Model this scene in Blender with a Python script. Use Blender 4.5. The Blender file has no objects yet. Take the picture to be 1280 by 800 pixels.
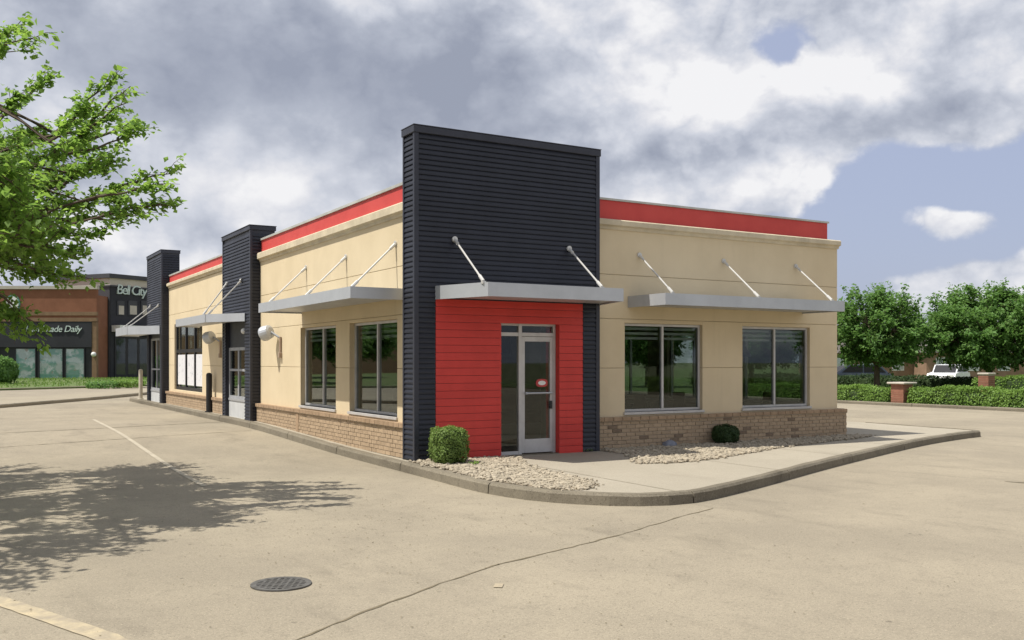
import bpy, bmesh, math, random
import numpy as np
from mathutils import Vector, Matrix
R = math.radians
rng = random.Random(7)
npr = np.random.default_rng(11)
scn = bpy.context.scene
col = scn.collection

# ------------------------------------------------------------------ camera
FPX, HOR, YAW = 1189.0, 452.0, R(30.487)
CAM = Vector((-6.415, -13.994, 1.75))
FWD = Vector((math.sin(YAW), math.cos(YAW), 0)); RGT = Vector((math.cos(YAW), -math.sin(YAW), 0))
cd = bpy.data.cameras.new('camera'); cam = bpy.data.objects.new('camera', cd); col.objects.link(cam)
cam.location = CAM; cam.rotation_euler = (R(90), 0, -YAW)
cd.sensor_width = 36; cd.lens = 36*FPX/1280; cd.shift_y = (HOR-400)/1280
cd.clip_start = 0.1; cd.clip_end = 3000
scn.camera = cam

# ------------------------------------------------------------------ light
SUN = Vector((-0.52, 0.12, 1.0)).normalized()
sd = bpy.data.lights.new('sun', 'SUN'); sd.energy = 5.0; sd.angle = R(0.5); sd.color = (1.0, 0.95, 0.86)
so = bpy.data.objects.new('sun', sd); col.objects.link(so); so.location = (0, 0, 30)
so.rotation_euler = SUN.to_track_quat('Z', 'Y').to_euler()
scn.view_settings.view_transform = 'Standard'; scn.view_settings.look = 'None'
scn.view_settings.gamma = 1; scn.view_settings.exposure = 0.15
CLOUD_GAIN = 0.86
scn.cycles.max_bounces = 6; scn.cycles.diffuse_bounces = 3; scn.cycles.glossy_bounces = 3; scn.cycles.transparent_max_bounces = 8
scn.cycles.caustics_reflective = False; scn.cycles.caustics_refractive = False

# ------------------------------------------------------------------ node expression helper
class E:
    def __init__(s, nt, sock): s.nt, s.s = nt, sock
    def _m(s, op, *a, clamp=False):
        n = s.nt.nodes.new('ShaderNodeMath'); n.operation = op; n.use_clamp = clamp
        for i, x in enumerate((s,)+a):
            if isinstance(x, E): s.nt.links.new(x.s, n.inputs[i])
            else: n.inputs[i].default_value = x
        return E(s.nt, n.outputs[0])
    def __add__(s, o): return s._m('ADD', o)
    __radd__ = __add__
    def __mul__(s, o): return s._m('MULTIPLY', o)
    __rmul__ = __mul__
    def __sub__(s, o): return s._m('SUBTRACT', o)
    def __truediv__(s, o): return s._m('DIVIDE', o)
    def ss(s, a, b):
        n = s.nt.nodes.new('ShaderNodeMapRange'); n.interpolation_type = 'SMOOTHSTEP'
        s.nt.links.new(s.s, n.inputs[0]); n.inputs[1].default_value = a; n.inputs[2].default_value = b
        return E(s.nt, n.outputs[0])
def nmix(nt, fac, a, b):
    n = nt.nodes.new('ShaderNodeMix'); n.data_type = 'RGBA'
    for s, x in ((n.inputs[0], fac), (n.inputs[6], a), (n.inputs[7], b)):
        if isinstance(x, E): nt.links.new(x.s, s)
        elif isinstance(x, (int, float)): s.default_value = x
        else: s.default_value = (*x, 1)
    return E(nt, n.outputs[2])
def nnoise(nt, vec, scale, detail=4, rough=0.55, dist=0.0):
    n = nt.nodes.new('ShaderNodeTexNoise'); n.inputs['Scale'].default_value = scale
    n.inputs['Detail'].default_value = detail; n.inputs['Roughness'].default_value = rough
    n.inputs['Distortion'].default_value = dist
    if vec is not None: nt.links.new(vec.s, n.inputs['Vector'])
    return E(nt, n.outputs[0])
def nmap(nt, vec, loc=(0,0,0), sc=(1,1,1), rot=(0,0,0)):
    n = nt.nodes.new('ShaderNodeMapping'); n.inputs['Location'].default_value = loc
    n.inputs['Scale'].default_value = sc; n.inputs['Rotation'].default_value = rot
    nt.links.new(vec.s, n.inputs[0]); return E(nt, n.outputs[0])

# ------------------------------------------------------------------ sky
world = bpy.data.worlds.new('World'); scn.world = world; world.use_nodes = True
nt = world.node_tree; nt.nodes.clear()
sky = nt.nodes.new('ShaderNodeTexSky'); sky.sky_type = 'NISHITA'; sky.sun_disc = False
sky.sun_elevation = math.asin(SUN.z); sky.sun_rotation = math.atan2(SUN.x, SUN.y) % (2*math.pi)
sky.air_density = 1.0; sky.dust_density = 2.5; sky.ozone_density = 2.0
bg1 = nt.nodes.new('ShaderNodeBackground'); bg1.inputs[1].default_value = 0.105
tint = nmix(nt, 0.7, E(nt, sky.outputs[0]), (4.2, 4.6, 6.2))
nt.links.new(tint.s, bg1.inputs[0])
tc = nt.nodes.new('ShaderNodeTexCoord'); d = E(nt, tc.outputs['Generated'])
sx = nt.nodes.new('ShaderNodeSeparateXYZ'); nt.links.new(d.s, sx.inputs[0])
dx, dy, dz = (E(nt, sx.outputs[i]) for i in range(3))
az = dx._m('ARCTAN2', dy); el = dz._m('ARCSINE')
def ae(px, py):
    u = (px-640)/FPX; v = (HOR-py)/FPX
    return YAW + math.atan(u), math.atan(v/math.sqrt(1+u*u))
w1 = nnoise(nt, nmap(nt, d, (3, 1, 7), (1, 1, 1)), 5, 3)
azw = az + (w1 - 0.5)*0.10
w2 = nnoise(nt, nmap(nt, d, (9, 4, 2), (1, 1, 1)), 6, 3)
elw = el + (w2 - 0.5)*0.07
def blob(px, py, sxp, syp, amp):
    a, e = ae(px, py)
    u = (azw - a)*(FPX/sxp); v = (elw - e)*(FPX/syp)
    g = (u*u + v*v)*-1.0
    return g._m('EXPONENT')*amp
def blobs(lst):
    t = blob(*lst[0])
    for b in lst[1:]: t = t + blob(*b)
    return t
big = nnoise(nt, nmap(nt, d, (1.3, 0.2, 4.1), (1, 1, 2.0)), 3.2, 6, 0.55, 0.3)
puff = nnoise(nt, nmap(nt, d, (5.3, 2.2, 1.1), (1, 1, 1.4)), 7.0, 9, 0.53, 0.08)
puff2 = nnoise(nt, nmap(nt, d, (5.3+.012, 2.2, 1.1+.055), (1, 1, 1.4)), 7.0, 5, 0.50, 0.08)
bn = nnoise(nt, nmap(nt, d, (2.2, 6.1, 3.3), (1, 1, 1.3)), 13.0, 6, 0.55, 0.12)
bil = (bn*2.0 - 1.0)._m('ABSOLUTE')*1.6          # rounded cauliflower lobes with sharp creases between
cover = 0.63 + (big - 0.5)*0.5 + (puff - 0.5)*0.60 + (bil - 0.3)*0.22 + blobs([
    (1130, 232, 240, 58, -0.48), (1275, 225, 120, 60, -0.36), (968, 80, 46, 36, -0.55), (1080, 300, 190, 55, -0.34),
    (1180, 268, 74, 28, 0.80), (985, 222, 62, 48, 0.55), (1235, 352, 100, 28, 0.55), (1010, 110, 110, 45, 0.30), (1170, 120, 190, 70, 0.45),
    (300, 160, 420, 190, 0.40), (700, 170, 240, 150, 0.30), (880, 180, 120, 90, 0.30)])
alpha = cover.ss(0.45, 0.62)
calm = blob(270, 95, 330, 85, 1.0) + blob(600, 130, 150, 60, 0.4) + blob(330, 265, 330, 70, 0.6)          # flat underside of the big bank: little relief
rel = (calm._m('MINIMUM', 1.0)*-0.60 + 1.0)
lum = 0.60 + rel*((puff - 0.5)*0.60 + (puff - puff2)*1.45 + (bil - 0.3)*0.42) + (big - 0.5)*0.22 + blobs([
    (250, 80, 330, 85, -0.32), (570, 130, 170, 75, -0.24), (230, 110, 120, 40, -0.05), (40, 40, 130, 50, -0.12), (640, 70, 140, 60, -0.12),
    (1160, 165, 220, 42, -0.16), (790, 215, 120, 50, -0.08), (1010, 170, 130, 26, -0.12), (900, 60, 60, 30, -0.04),
    (880, 120, 90, 55, 0.24), (1020, 108, 85, 36, 0.28), (800, 35, 170, 50, 0.28), (1240, 60, 90, 50, 0.10),
    (430, 8, 50, 20, 0.30), (200, 225, 120, 45, 0.10), (380, 225, 240, 40, 0.10), (60, 120, 90, 50, 0.12), (700, 235, 120, 40, 0.08),
    (300, 275, 22, 14, 0.30), (1180, 258, 70, 26, 0.24), (1235, 348, 120, 36, 0.28), (985, 215, 60, 40, 0.22)])
ramp = nt.nodes.new('ShaderNodeValToRGB'); nt.links.new(lum.s, ramp.inputs[0])
cr = ramp.color_ramp; cr.elements[0].position = 0.12; cr.elements[0].color = (0.34, 0.375, 0.470, 1)
cr.elements[1].position = 0.86; cr.elements[1].color = (0.94, 0.94, 0.96, 1)
for p, c in ((0.36, (0.475, 0.512, 0.605)), (0.58, (0.66, 0.69, 0.77)), (0.72, (0.80, 0.81, 0.86))):
    e = cr.elements.new(p); e.color = (*c, 1)
bg2 = nt.nodes.new('ShaderNodeBackground'); nt.links.new(ramp.outputs[0], bg2.inputs[0]); bg2.inputs[1].default_value = CLOUD_GAIN
mixs = nt.nodes.new('ShaderNodeMixShader'); nt.links.new(alpha.s, mixs.inputs[0])
nt.links.new(bg1.outputs[0], mixs.inputs[1]); nt.links.new(bg2.outputs[0], mixs.inputs[2])
wo = nt.nodes.new('ShaderNodeOutputWorld'); nt.links.new(mixs.outputs[0], wo.inputs[0])

# ------------------------------------------------------------------ materials
def new_mat(name):
    m = bpy.data.materials.new(name); m.use_nodes = True
    nt = m.node_tree; b = nt.nodes['Principled BSDF']
    geo = nt.nodes.new('ShaderNodeNewGeometry')
    return m, nt, b, E(nt, geo.outputs['Position'])
def bump(nt, b, h, strength, dist=0.01):
    n = nt.nodes.new('ShaderNodeBump'); n.inputs['Strength'].default_value = strength; n.inputs['Distance'].default_value = dist
    nt.links.new(h.s, n.inputs['Height']); nt.links.new(n.outputs[0], b.inputs['Normal'])
def rnd_attr(nt):
    a = nt.nodes.new('ShaderNodeAttribute'); a.attribute_name = 'rnd'
    o = nt.nodes.new('ShaderNodeObjectInfo')
    return (E(nt, a.outputs['Fac']) + E(nt, o.outputs['Random']))._m('FRACT')
def MAT(name, c1, c2=None, scale=3, rough=0.7, metal=0, bmp=0, bscale=40, spec=0.4, streak=0.0, fine=0.0, var=0.0, stretch=(1,1,1)):
    m, nt, b, p = new_mat(name)
    c2 = c2 or tuple(x*0.82 for x in c1)
    n = nnoise(nt, nmap(nt, p, (0,0,0), stretch), scale, 6, 0.6)
    c = nmix(nt, n.ss(0.3, 0.7), c1, c2)
    if fine:
        f = nnoise(nt, p, 90, 2); c = nmix(nt, f.ss(0.45, 0.75)*fine, c, tuple(x*0.55 for x in c1))
    if streak:
        s = nnoise(nt, nmap(nt, p, (0,0,0), (3.5, 3.5, 0.22)), 2.2, 5, 0.65)
        c = nmix(nt, s.ss(0.52, 0.78)*streak, c, tuple(x*0.55 for x in c2))
    if var:
        c = nmix(nt, rnd_attr(nt)*var, c, tuple(x*0.45 for x in c1))
    nt.links.new(c.s, b.inputs['Base Color'])
    b.inputs['Roughness'].default_value = rough; b.inputs['Metallic'].default_value = metal
    b.inputs['Specular IOR Level'].default_value = spec
    r = (n - 0.5)*0.25 + rough; nt.links.new(r.s, b.inputs['Roughness'])
    if bmp: bump(nt, b, nnoise(nt, p, bscale, 4), bmp, 0.006)
    return m
def concrete(name, c1, c2, stain, spots=1.0):
    m, nt, b, p = new_mat(name)
    n1 = nnoise(nt, p, 0.55, 7, 0.62); n2 = nnoise(nt, nmap(nt, p, (4,9,0), (1, 0.35, 1), (0,0,0.55)), 1.4, 6, 0.65)
    n3 = nnoise(nt, p, 26, 4, 0.7); n4 = nnoise(nt, p, 120, 2)
    n0 = nnoise(nt, nmap(nt, p, (7, 3, 0)), 0.16, 5, 0.6); c = nmix(nt, (n1*0.6 + n0*0.4).ss(0.36, 0.64), c1, c2)
    c = nmix(nt, n2.ss(0.52, 0.76)*0.65, c, stain)
    c = nmix(nt, n3.ss(0.48, 0.70)*0.38, c, stain)
    c = nmix(nt, n4.ss(0.42, 0.66)*0.36, c, tuple(x*0.55 for x in c2))
    n5 = nnoise(nt, nmap(nt, p, (2, 7, 0)), 5.5, 5, 0.7); c = nmix(nt, n5.ss(0.50, 0.72)*0.34, c, stain)
    n6 = nnoise(nt, nmap(nt, p, (6, 1, 0)), 48, 3, 0.75); c = nmix(nt, n6.ss(0.57, 0.66)*0.60*spots, c, tuple(x*0.45 for x in stain))
    n7 = nnoise(nt, nmap(nt, p, (1, 5, 0)), 60, 2, 0.6); c = nmix(nt, n7.ss(0.56, 0.68)*0.42, c, tuple(min(1, x*1.35) for x in c1))
    v = nt.nodes.new('ShaderNodeTexVoronoi'); v.inputs['Scale'].default_value = 2.6; nt.links.new(p.s, v.inputs['Vector'])
    vd = E(nt, v.outputs['Distance']); sp = (vd + (n3 - 0.5)*0.10)
    inv = (sp.ss(0.035, 0.075)*-1.0 + 1.0)*(n1.ss(0.40, 0.6))
    c = nmix(nt, inv*0.55*spots, c, tuple(x*0.30 for x in stain))
    nt.links.new(c.s, b.inputs['Base Color']); b.inputs['Roughness'].default_value = 0.88
    b.inputs['Specular IOR Level'].default_value = 0.25
    bump(nt, b, n3*0.6 + n4*0.5 + n5*0.4, 0.5, 0.008)
    return m
def leafmat(name, c1, c2, c3, trans=0.35, tcol=None):
    m = bpy.data.materials.new(name); m.use_nodes = True; nt = m.node_tree; nt.nodes.clear()
    r = rnd_attr(nt); geo = nt.nodes.new('ShaderNodeNewGeometry'); p = E(nt, geo.outputs['Position'])
    n = nnoise(nt, p, 1.2, 3)
    c = nmix(nt, r, c1, c2); c = nmix(nt, n.ss(0.4, 0.7)*0.6, c, c3)
    df = nt.nodes.new('ShaderNodeBsdfPrincipled'); df.inputs['Roughness'].default_value = 0.55; df.inputs['Specular IOR Level'].default_value = 0.3
    nt.links.new(c.s, df.inputs['Base Color'])
    tr = nt.nodes.new('ShaderNodeBsdfTranslucent')
    t2 = nmix(nt, r, tcol or tuple(x*1.5 for x in c1), tuple(x*1.3 for x in c2)); nt.links.new(t2.s, tr.inputs[0])
    mx = nt.nodes.new('ShaderNodeMixShader'); mx.inputs[0].default_value = trans
    nt.links.new(df.outputs[0], mx.inputs[1]); nt.links.new(tr.outputs[0], mx.inputs[2])
    o = nt.nodes.new('ShaderNodeOutputMaterial'); nt.links.new(mx.outputs[0], o.inputs[0])
    return m
def glassmat(name, tint, refl=0.10, gain=1.6):
    m = bpy.data.materials.new(name); m.use_nodes = True; nt = m.node_tree; nt.nodes.clear()
    t = nt.nodes.new('ShaderNodeBsdfTransparent'); t.inputs[0].default_value = (*tint, 1)
    g = nt.nodes.new('ShaderNodeBsdfGlossy'); g.inputs['Roughness'].default_value = 0.015; g.inputs[0].default_value = (0.92, 0.96, 0.95, 1)
    ge = nt.nodes.new('ShaderNodeNewGeometry'); vd_ = nt.nodes.new('ShaderNodeVectorMath'); vd_.operation = 'DOT_PRODUCT'
    nt.links.new(ge.outputs['Normal'], vd_.inputs[0]); nt.links.new(ge.outputs['Incoming'], vd_.inputs[1])
    cth = E(nt, vd_.outputs['Value'])._m('ABSOLUTE'); fe = ((cth*-1.0 + 1.0)._m('POWER', 4.0)*0.9 + 0.045)*gain + refl
    mx = nt.nodes.new('ShaderNodeMixShader'); nt.links.new(fe._m('MINIMUM', 1.0).s, mx.inputs[0])
    nt.links.new(t.outputs[0], mx.inputs[1]); nt.links.new(g.outputs[0], mx.inputs[2])
    o = nt.nodes.new('ShaderNodeOutputMaterial'); nt.links.new(mx.outputs[0], o.inputs[0]); return m

M = {}
M['lot'] = concrete('lot_concrete', (0.352, 0.306, 0.228), (0.272, 0.237, 0.179), (0.175, 0.152, 0.115))
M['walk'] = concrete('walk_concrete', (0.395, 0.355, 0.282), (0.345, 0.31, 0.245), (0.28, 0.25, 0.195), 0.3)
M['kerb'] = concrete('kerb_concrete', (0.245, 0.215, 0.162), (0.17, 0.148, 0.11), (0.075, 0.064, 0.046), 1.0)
M['median'] = concrete('median_concrete', (0.34, 0.30, 0.225), (0.30, 0.26, 0.195), (0.24, 0.205, 0.15), 0.5)
M['road'] = concrete('road_concrete', (0.32, 0.28, 0.215), (0.27, 0.235, 0.18), (0.22, 0.19, 0.145), 0.4)
M['line'] = MAT('line_paint', (0.46, 0.41, 0.315), (0.36, 0.318, 0.245), 5, 0.8, bmp=0.3, fine=0.35)
M['yellow'] = MAT('yellow_paint', (0.48, 0.40, 0.26), (0.30, 0.258, 0.195), 5.5, 0.8, bmp=0.3, fine=0.45)
M['joint'] = MAT('joint_dirt', (0.12, 0.10, 0.06), (0.20, 0.165, 0.11), 6, 0.95)
M['stucco'] = MAT('tan_stucco', (0.68, 0.57, 0.39), (0.63, 0.525, 0.355), 1.3, 0.92, bmp=0.35, bscale=160, spec=0.15, streak=0.10, fine=0.06)
M['stucco_dark'] = MAT('stucco_joint', (0.55, 0.455, 0.305), None, 3, 0.95)
M['cornice'] = MAT('cornice_stucco', (0.64, 0.56, 0.41), (0.50, 0.435, 0.32), 2.5, 0.9, bmp=0.25, bscale=120, spec=0.15, streak=0.25)
M['coping'] = MAT('coping_metal', (0.55, 0.55, 0.50), (0.42, 0.42, 0.38), 2, 0.45, metal=0.2)
M['redband'] = MAT('red_band', (0.58, 0.070, 0.060), (0.53, 0.060, 0.054), 2, 0.62, bmp=0.1, bscale=120, streak=0.08)
M['redplank'] = MAT('red_plank', (0.62, 0.046, 0.036), (0.54, 0.040, 0.032), 2.2, 0.5, bmp=0.08, bscale=60, streak=0.14, var=0.10)
M['siding'] = MAT('charcoal_siding', (0.015, 0.0175, 0.029), (0.012, 0.014, 0.023), 2.0, 0.48, bmp=0.05, bscale=60, spec=0.45, streak=0.08, var=0.18)
M['trim'] = MAT('charcoal_trim', (0.038, 0.041, 0.056), (0.032, 0.034, 0.047), 2, 0.45, metal=0.1)
M['alu'] = MAT('silver_aluminium', (0.52, 0.53, 0.55), (0.45, 0.46, 0.48), 2.5, 0.42, metal=0.45, streak=0.08)
M['canopy'] = MAT('canopy_metal', (0.52, 0.54, 0.57), (0.46, 0.48, 0.51), 1.8, 0.45, metal=0.35, streak=0.10)
M['rod'] = MAT('rod_metal', (0.66, 0.65, 0.62), None, 5, 0.4, metal=0.3)
M['frame'] = MAT('window_frame_metal', (0.55, 0.54, 0.53), (0.46, 0.45, 0.44), 4, 0.45, metal=0.2)
M['darkframe'] = MAT('dark_frame', (0.022, 0.023, 0.028), None, 4, 0.4)
M['brick'] = MAT('tan_brick', (0.50, 0.375, 0.25), (0.41, 0.305, 0.205), 14, 0.92, bmp=0.5, bscale=120, spec=0.15, var=0.28, fine=0.2, streak=0.35)
M['brickdark'] = MAT('dark_brick', (0.27, 0.20, 0.138), (0.21, 0.155, 0.108), 14, 0.92, bmp=0.5, bscale=120, spec=0.15, var=0.3)
M['mortar'] = MAT('mortar', (0.44, 0.375, 0.285), (0.36, 0.305, 0.23), 8, 0.95, bmp=0.4, bscale=150, streak=0.2)
M['cap'] = MAT('cap_brick', (0.43, 0.305, 0.20), (0.34, 0.24, 0.155), 9, 0.92, bmp=0.5, bscale=120, spec=0.15, var=0.3)
M['glass'] = glassmat('window_glass', (0.62, 0.66, 0.65), 0.0, 1.0)
M['doorglass'] = glassmat('door_glass', (0.80, 0.82, 0.80), 0.0, 0.8)
M['farglass'] = glassmat('shop_glass', (0.90, 0.92, 0.92), 0.0, 0.8)
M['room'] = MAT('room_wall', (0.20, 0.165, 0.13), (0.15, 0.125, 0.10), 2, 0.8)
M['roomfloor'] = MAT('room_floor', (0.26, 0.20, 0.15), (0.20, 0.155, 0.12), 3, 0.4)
M['wood'] = MAT('dark_wood', (0.12, 0.065, 0.035), (0.08, 0.045, 0.025), 4, 0.45, stretch=(1, 8, 8))
M['blind'] = MAT('blind_slat', (0.80, 0.80, 0.77), None, 4, 0.6)
M['roof'] = MAT('roof_membrane', (0.5, 0.5, 0.48), None, 2, 0.8)
M['white'] = MAT('white_paint', (0.78, 0.78, 0.76), (0.68, 0.68, 0.66), 3, 0.55)
M['grey'] = MAT('grey_paint', (0.36, 0.37, 0.39), (0.30, 0.31, 0.33), 3, 0.55)
M['lightgrey'] = MAT('light_grey_panel', (0.58, 0.59, 0.59), (0.50, 0.51, 0.51), 3, 0.6, streak=0.2)
M['black'] = MAT('black_paint', (0.018, 0.018, 0.02), None, 3, 0.5)
M['post'] = MAT('post_paint', (0.62, 0.57, 0.46), (0.52, 0.47, 0.38), 4, 0.7, streak=0.2)
M['conduit'] = MAT('conduit_pipe', (0.42, 0.31, 0.23), None, 5, 0.6)
M['iron'] = MAT('cast_iron', (0.16, 0.155, 0.145), (0.10, 0.095, 0.085), 20, 0.7, metal=0.5, bmp=0.4, bscale=90)
M['pit'] = MAT('pit_dark', (0.012, 0.011, 0.01), None, 5, 0.95)
M['gravelbase'] = MAT('gravel_bed', (0.38, 0.32, 0.24), (0.28, 0.235, 0.175), 12, 0.95, bmp=0.6, bscale=60)
M['stone'] = MAT('river_stone', (0.46, 0.40, 0.30), (0.35, 0.30, 0.225), 20, 0.85, var=0.62)
M['bluestone'] = MAT('blue_grey_rock', (0.23, 0.245, 0.29), (0.17, 0.18, 0.215), 9, 0.8, bmp=0.7, bscale=25)
M['grass'] = MAT('grass_ground', (0.085, 0.14, 0.035), (0.13, 0.155, 0.06), 0.8, 0.95, bmp=0.6, bscale=20)
M['earth'] = MAT('earth', (0.10, 0.13, 0.05), (0.15, 0.15, 0.08), 0.3, 0.95)
M['litter'] = MAT('leaf_litter', (0.20, 0.16, 0.085), (0.14, 0.115, 0.06), 8, 0.9, var=0.5)
M['bark'] = MAT('bark', (0.115, 0.085, 0.06), (0.07, 0.052, 0.038), 9, 0.95, bmp=0.8, bscale=30, stretch=(1, 1, 0.25))
M['leaf_near'] = leafmat('maple_leaf', (0.125, 0.25, 0.040), (0.20, 0.33, 0.070), (0.095, 0.20, 0.036), 0.52, (0.38, 0.58, 0.09))
M['leaf_far'] = leafmat('shade_tree_leaf', (0.105, 0.225, 0.055), (0.17, 0.30, 0.08), (0.08, 0.175, 0.045), 0.40, (0.16, 0.30, 0.06))
M['leaf_hedge'] = leafmat('hedge_leaf', (0.145, 0.25, 0.045), (0.20, 0.32, 0.065), (0.12, 0.215, 0.04), 0.3)
M['leaf_shrub'] = leafmat('shrub_leaf', (0.15, 0.24, 0.05), (0.21, 0.30, 0.075), (0.125, 0.19, 0.05), 0.25)
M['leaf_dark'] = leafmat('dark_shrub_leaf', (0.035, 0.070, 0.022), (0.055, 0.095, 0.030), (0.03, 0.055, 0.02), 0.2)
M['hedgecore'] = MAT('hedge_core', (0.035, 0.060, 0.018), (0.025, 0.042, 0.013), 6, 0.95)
M['redbrickwall'] = MAT('red_brick_wall', (0.27, 0.115, 0.065), (0.22, 0.092, 0.052), 1.2, 0.92, bmp=0.3, bscale=20, var=0.25)
M['brownbrick'] = MAT('brown_trim_brick', (0.24, 0.155, 0.09), (0.20, 0.125, 0.075), 3, 0.92, bmp=0.3)
M['pierbrick'] = MAT('pier_brick', (0.34, 0.155, 0.10), (0.27, 0.12, 0.08), 6, 0.92, var=0.4)
M['blackwall'] = MAT('black_wall', (0.028, 0.029, 0.036), (0.022, 0.023, 0.029), 1.0, 0.7, streak=0.1)
M['charwall'] = MAT('charcoal_wall', (0.060, 0.062, 0.070), (0.05, 0.052, 0.06), 1.0, 0.7, streak=0.1)
M['beigeband'] = MAT('beige_band', (0.50, 0.46, 0.39), (0.44, 0.40, 0.34), 1.0, 0.8)
M['sign'] = MAT('sign_letter', (0.62, 0.72, 0.68), None, 4, 0.5)
M['signteal'] = MAT('sign_rim', (0.12, 0.30, 0.24), None, 4, 0.5)
M['red_sign'] = MAT('red_sign', (0.55, 0.06, 0.06), None, 4, 0.4)
M['carwhite'] = MAT('white_car_paint', (0.75, 0.76, 0.77), None, 2, 0.25)
M['carblue'] = MAT('grey_blue_car_paint', (0.10, 0.12, 0.17), None, 2, 0.25)
M['tyre'] = MAT('tyre_rubber', (0.02, 0.02, 0.02), None, 6, 0.85)
M['shingle'] = MAT('shingle_roof', (0.13, 0.115, 0.105), (0.10, 0.09, 0.08), 4, 0.9)
M['housebrick'] = MAT('house_brick', (0.30, 0.19, 0.13), (0.24, 0.15, 0.10), 2, 0.9)
def postermat():
    m, nt, b, p = new_mat('window_poster')
    n = nnoise(nt, nmap(nt, p, (2, 5, 1), (1, 1, 1.4)), 1.1, 3, 0.5, 0.8); n2 = nnoise(nt, nmap(nt, p, (8, 1, 3)), 1.7, 4)
    c = nmix(nt, n.ss(0.40, 0.55), (0.62, 0.66, 0.65), (0.20, 0.42, 0.35)); c = nmix(nt, n2.ss(0.52, 0.66), c, (0.80, 0.80, 0.82))
    n3 = nnoise(nt, nmap(nt, p, (1, 1, 9)), 2.3, 3); c = nmix(nt, n3.ss(0.62, 0.7)*0.8, c, (0.42, 0.27, 0.18))
    nt.links.new(c.s, b.inputs['Base Color']); b.inputs['Roughness'].default_value = 0.35; return m
M['poster'] = postermat()
def whiteposter():
    m, nt, b, p = new_mat('white_poster')
    n = nnoise(nt, nmap(nt, p, (0, 0, 0), (1, 1, 1)), 7, 3); c = nmix(nt, n.ss(0.60, 0.68)*0.7, (0.78, 0.78, 0.80), (0.40, 0.42, 0.46))
    nt.links.new(c.s, b.inputs['Base Color']); b.inputs['Roughness'].default_value = 0.4; return m
M['whiteposter'] = whiteposter()

# ------------------------------------------------------------------ mesh helpers
ORG = {}
def ss(a, b, x):
    t = min(1, max(0, (x-a)/(b-a))); return t*t*(3-2*t)
def gz(x, y):
    return (0.15*ss(1, 10, y) + 0.36*ss(28, 56, y))*(1-ss(11, 17, x)*(1-ss(45, 60, y)))
def at(px, py, D):
    return CAM + D*(FWD + RGT*((px-640)/FPX) + Vector((0, 0, (HOR-py)/FPX)))
def thing(name, label, cat, loc=(0, 0, 0), group=None):
    o = bpy.data.objects.new(name, None); col.objects.link(o); o.location = loc; o.empty_display_size = 0.2
    ORG[o] = Vector(loc); o['label'] = label; o['category'] = cat
    if group: o['group'] = group
    return o
def tag(o, label=None, cat=None, group=None, kind=None):
    if label: o['label'] = label
    if cat: o['category'] = cat
    if group: o['group'] = group
    if kind: o['kind'] = kind
    return o
def link(name, mesh, parent=None, pos=None, label=None, kind=None):
    o = bpy.data.objects.new(name, mesh); col.objects.link(o)
    if parent is not None:
        o.parent = parent; ORG[o] = ORG[parent]
    else: ORG[o] = Vector((0, 0, 0))
    if pos is not None: o.location = Vector(pos) - (ORG[o] if parent is not None else Vector())
    if label: o['label'] = label
    if kind: o['kind'] = kind
    return o
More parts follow.
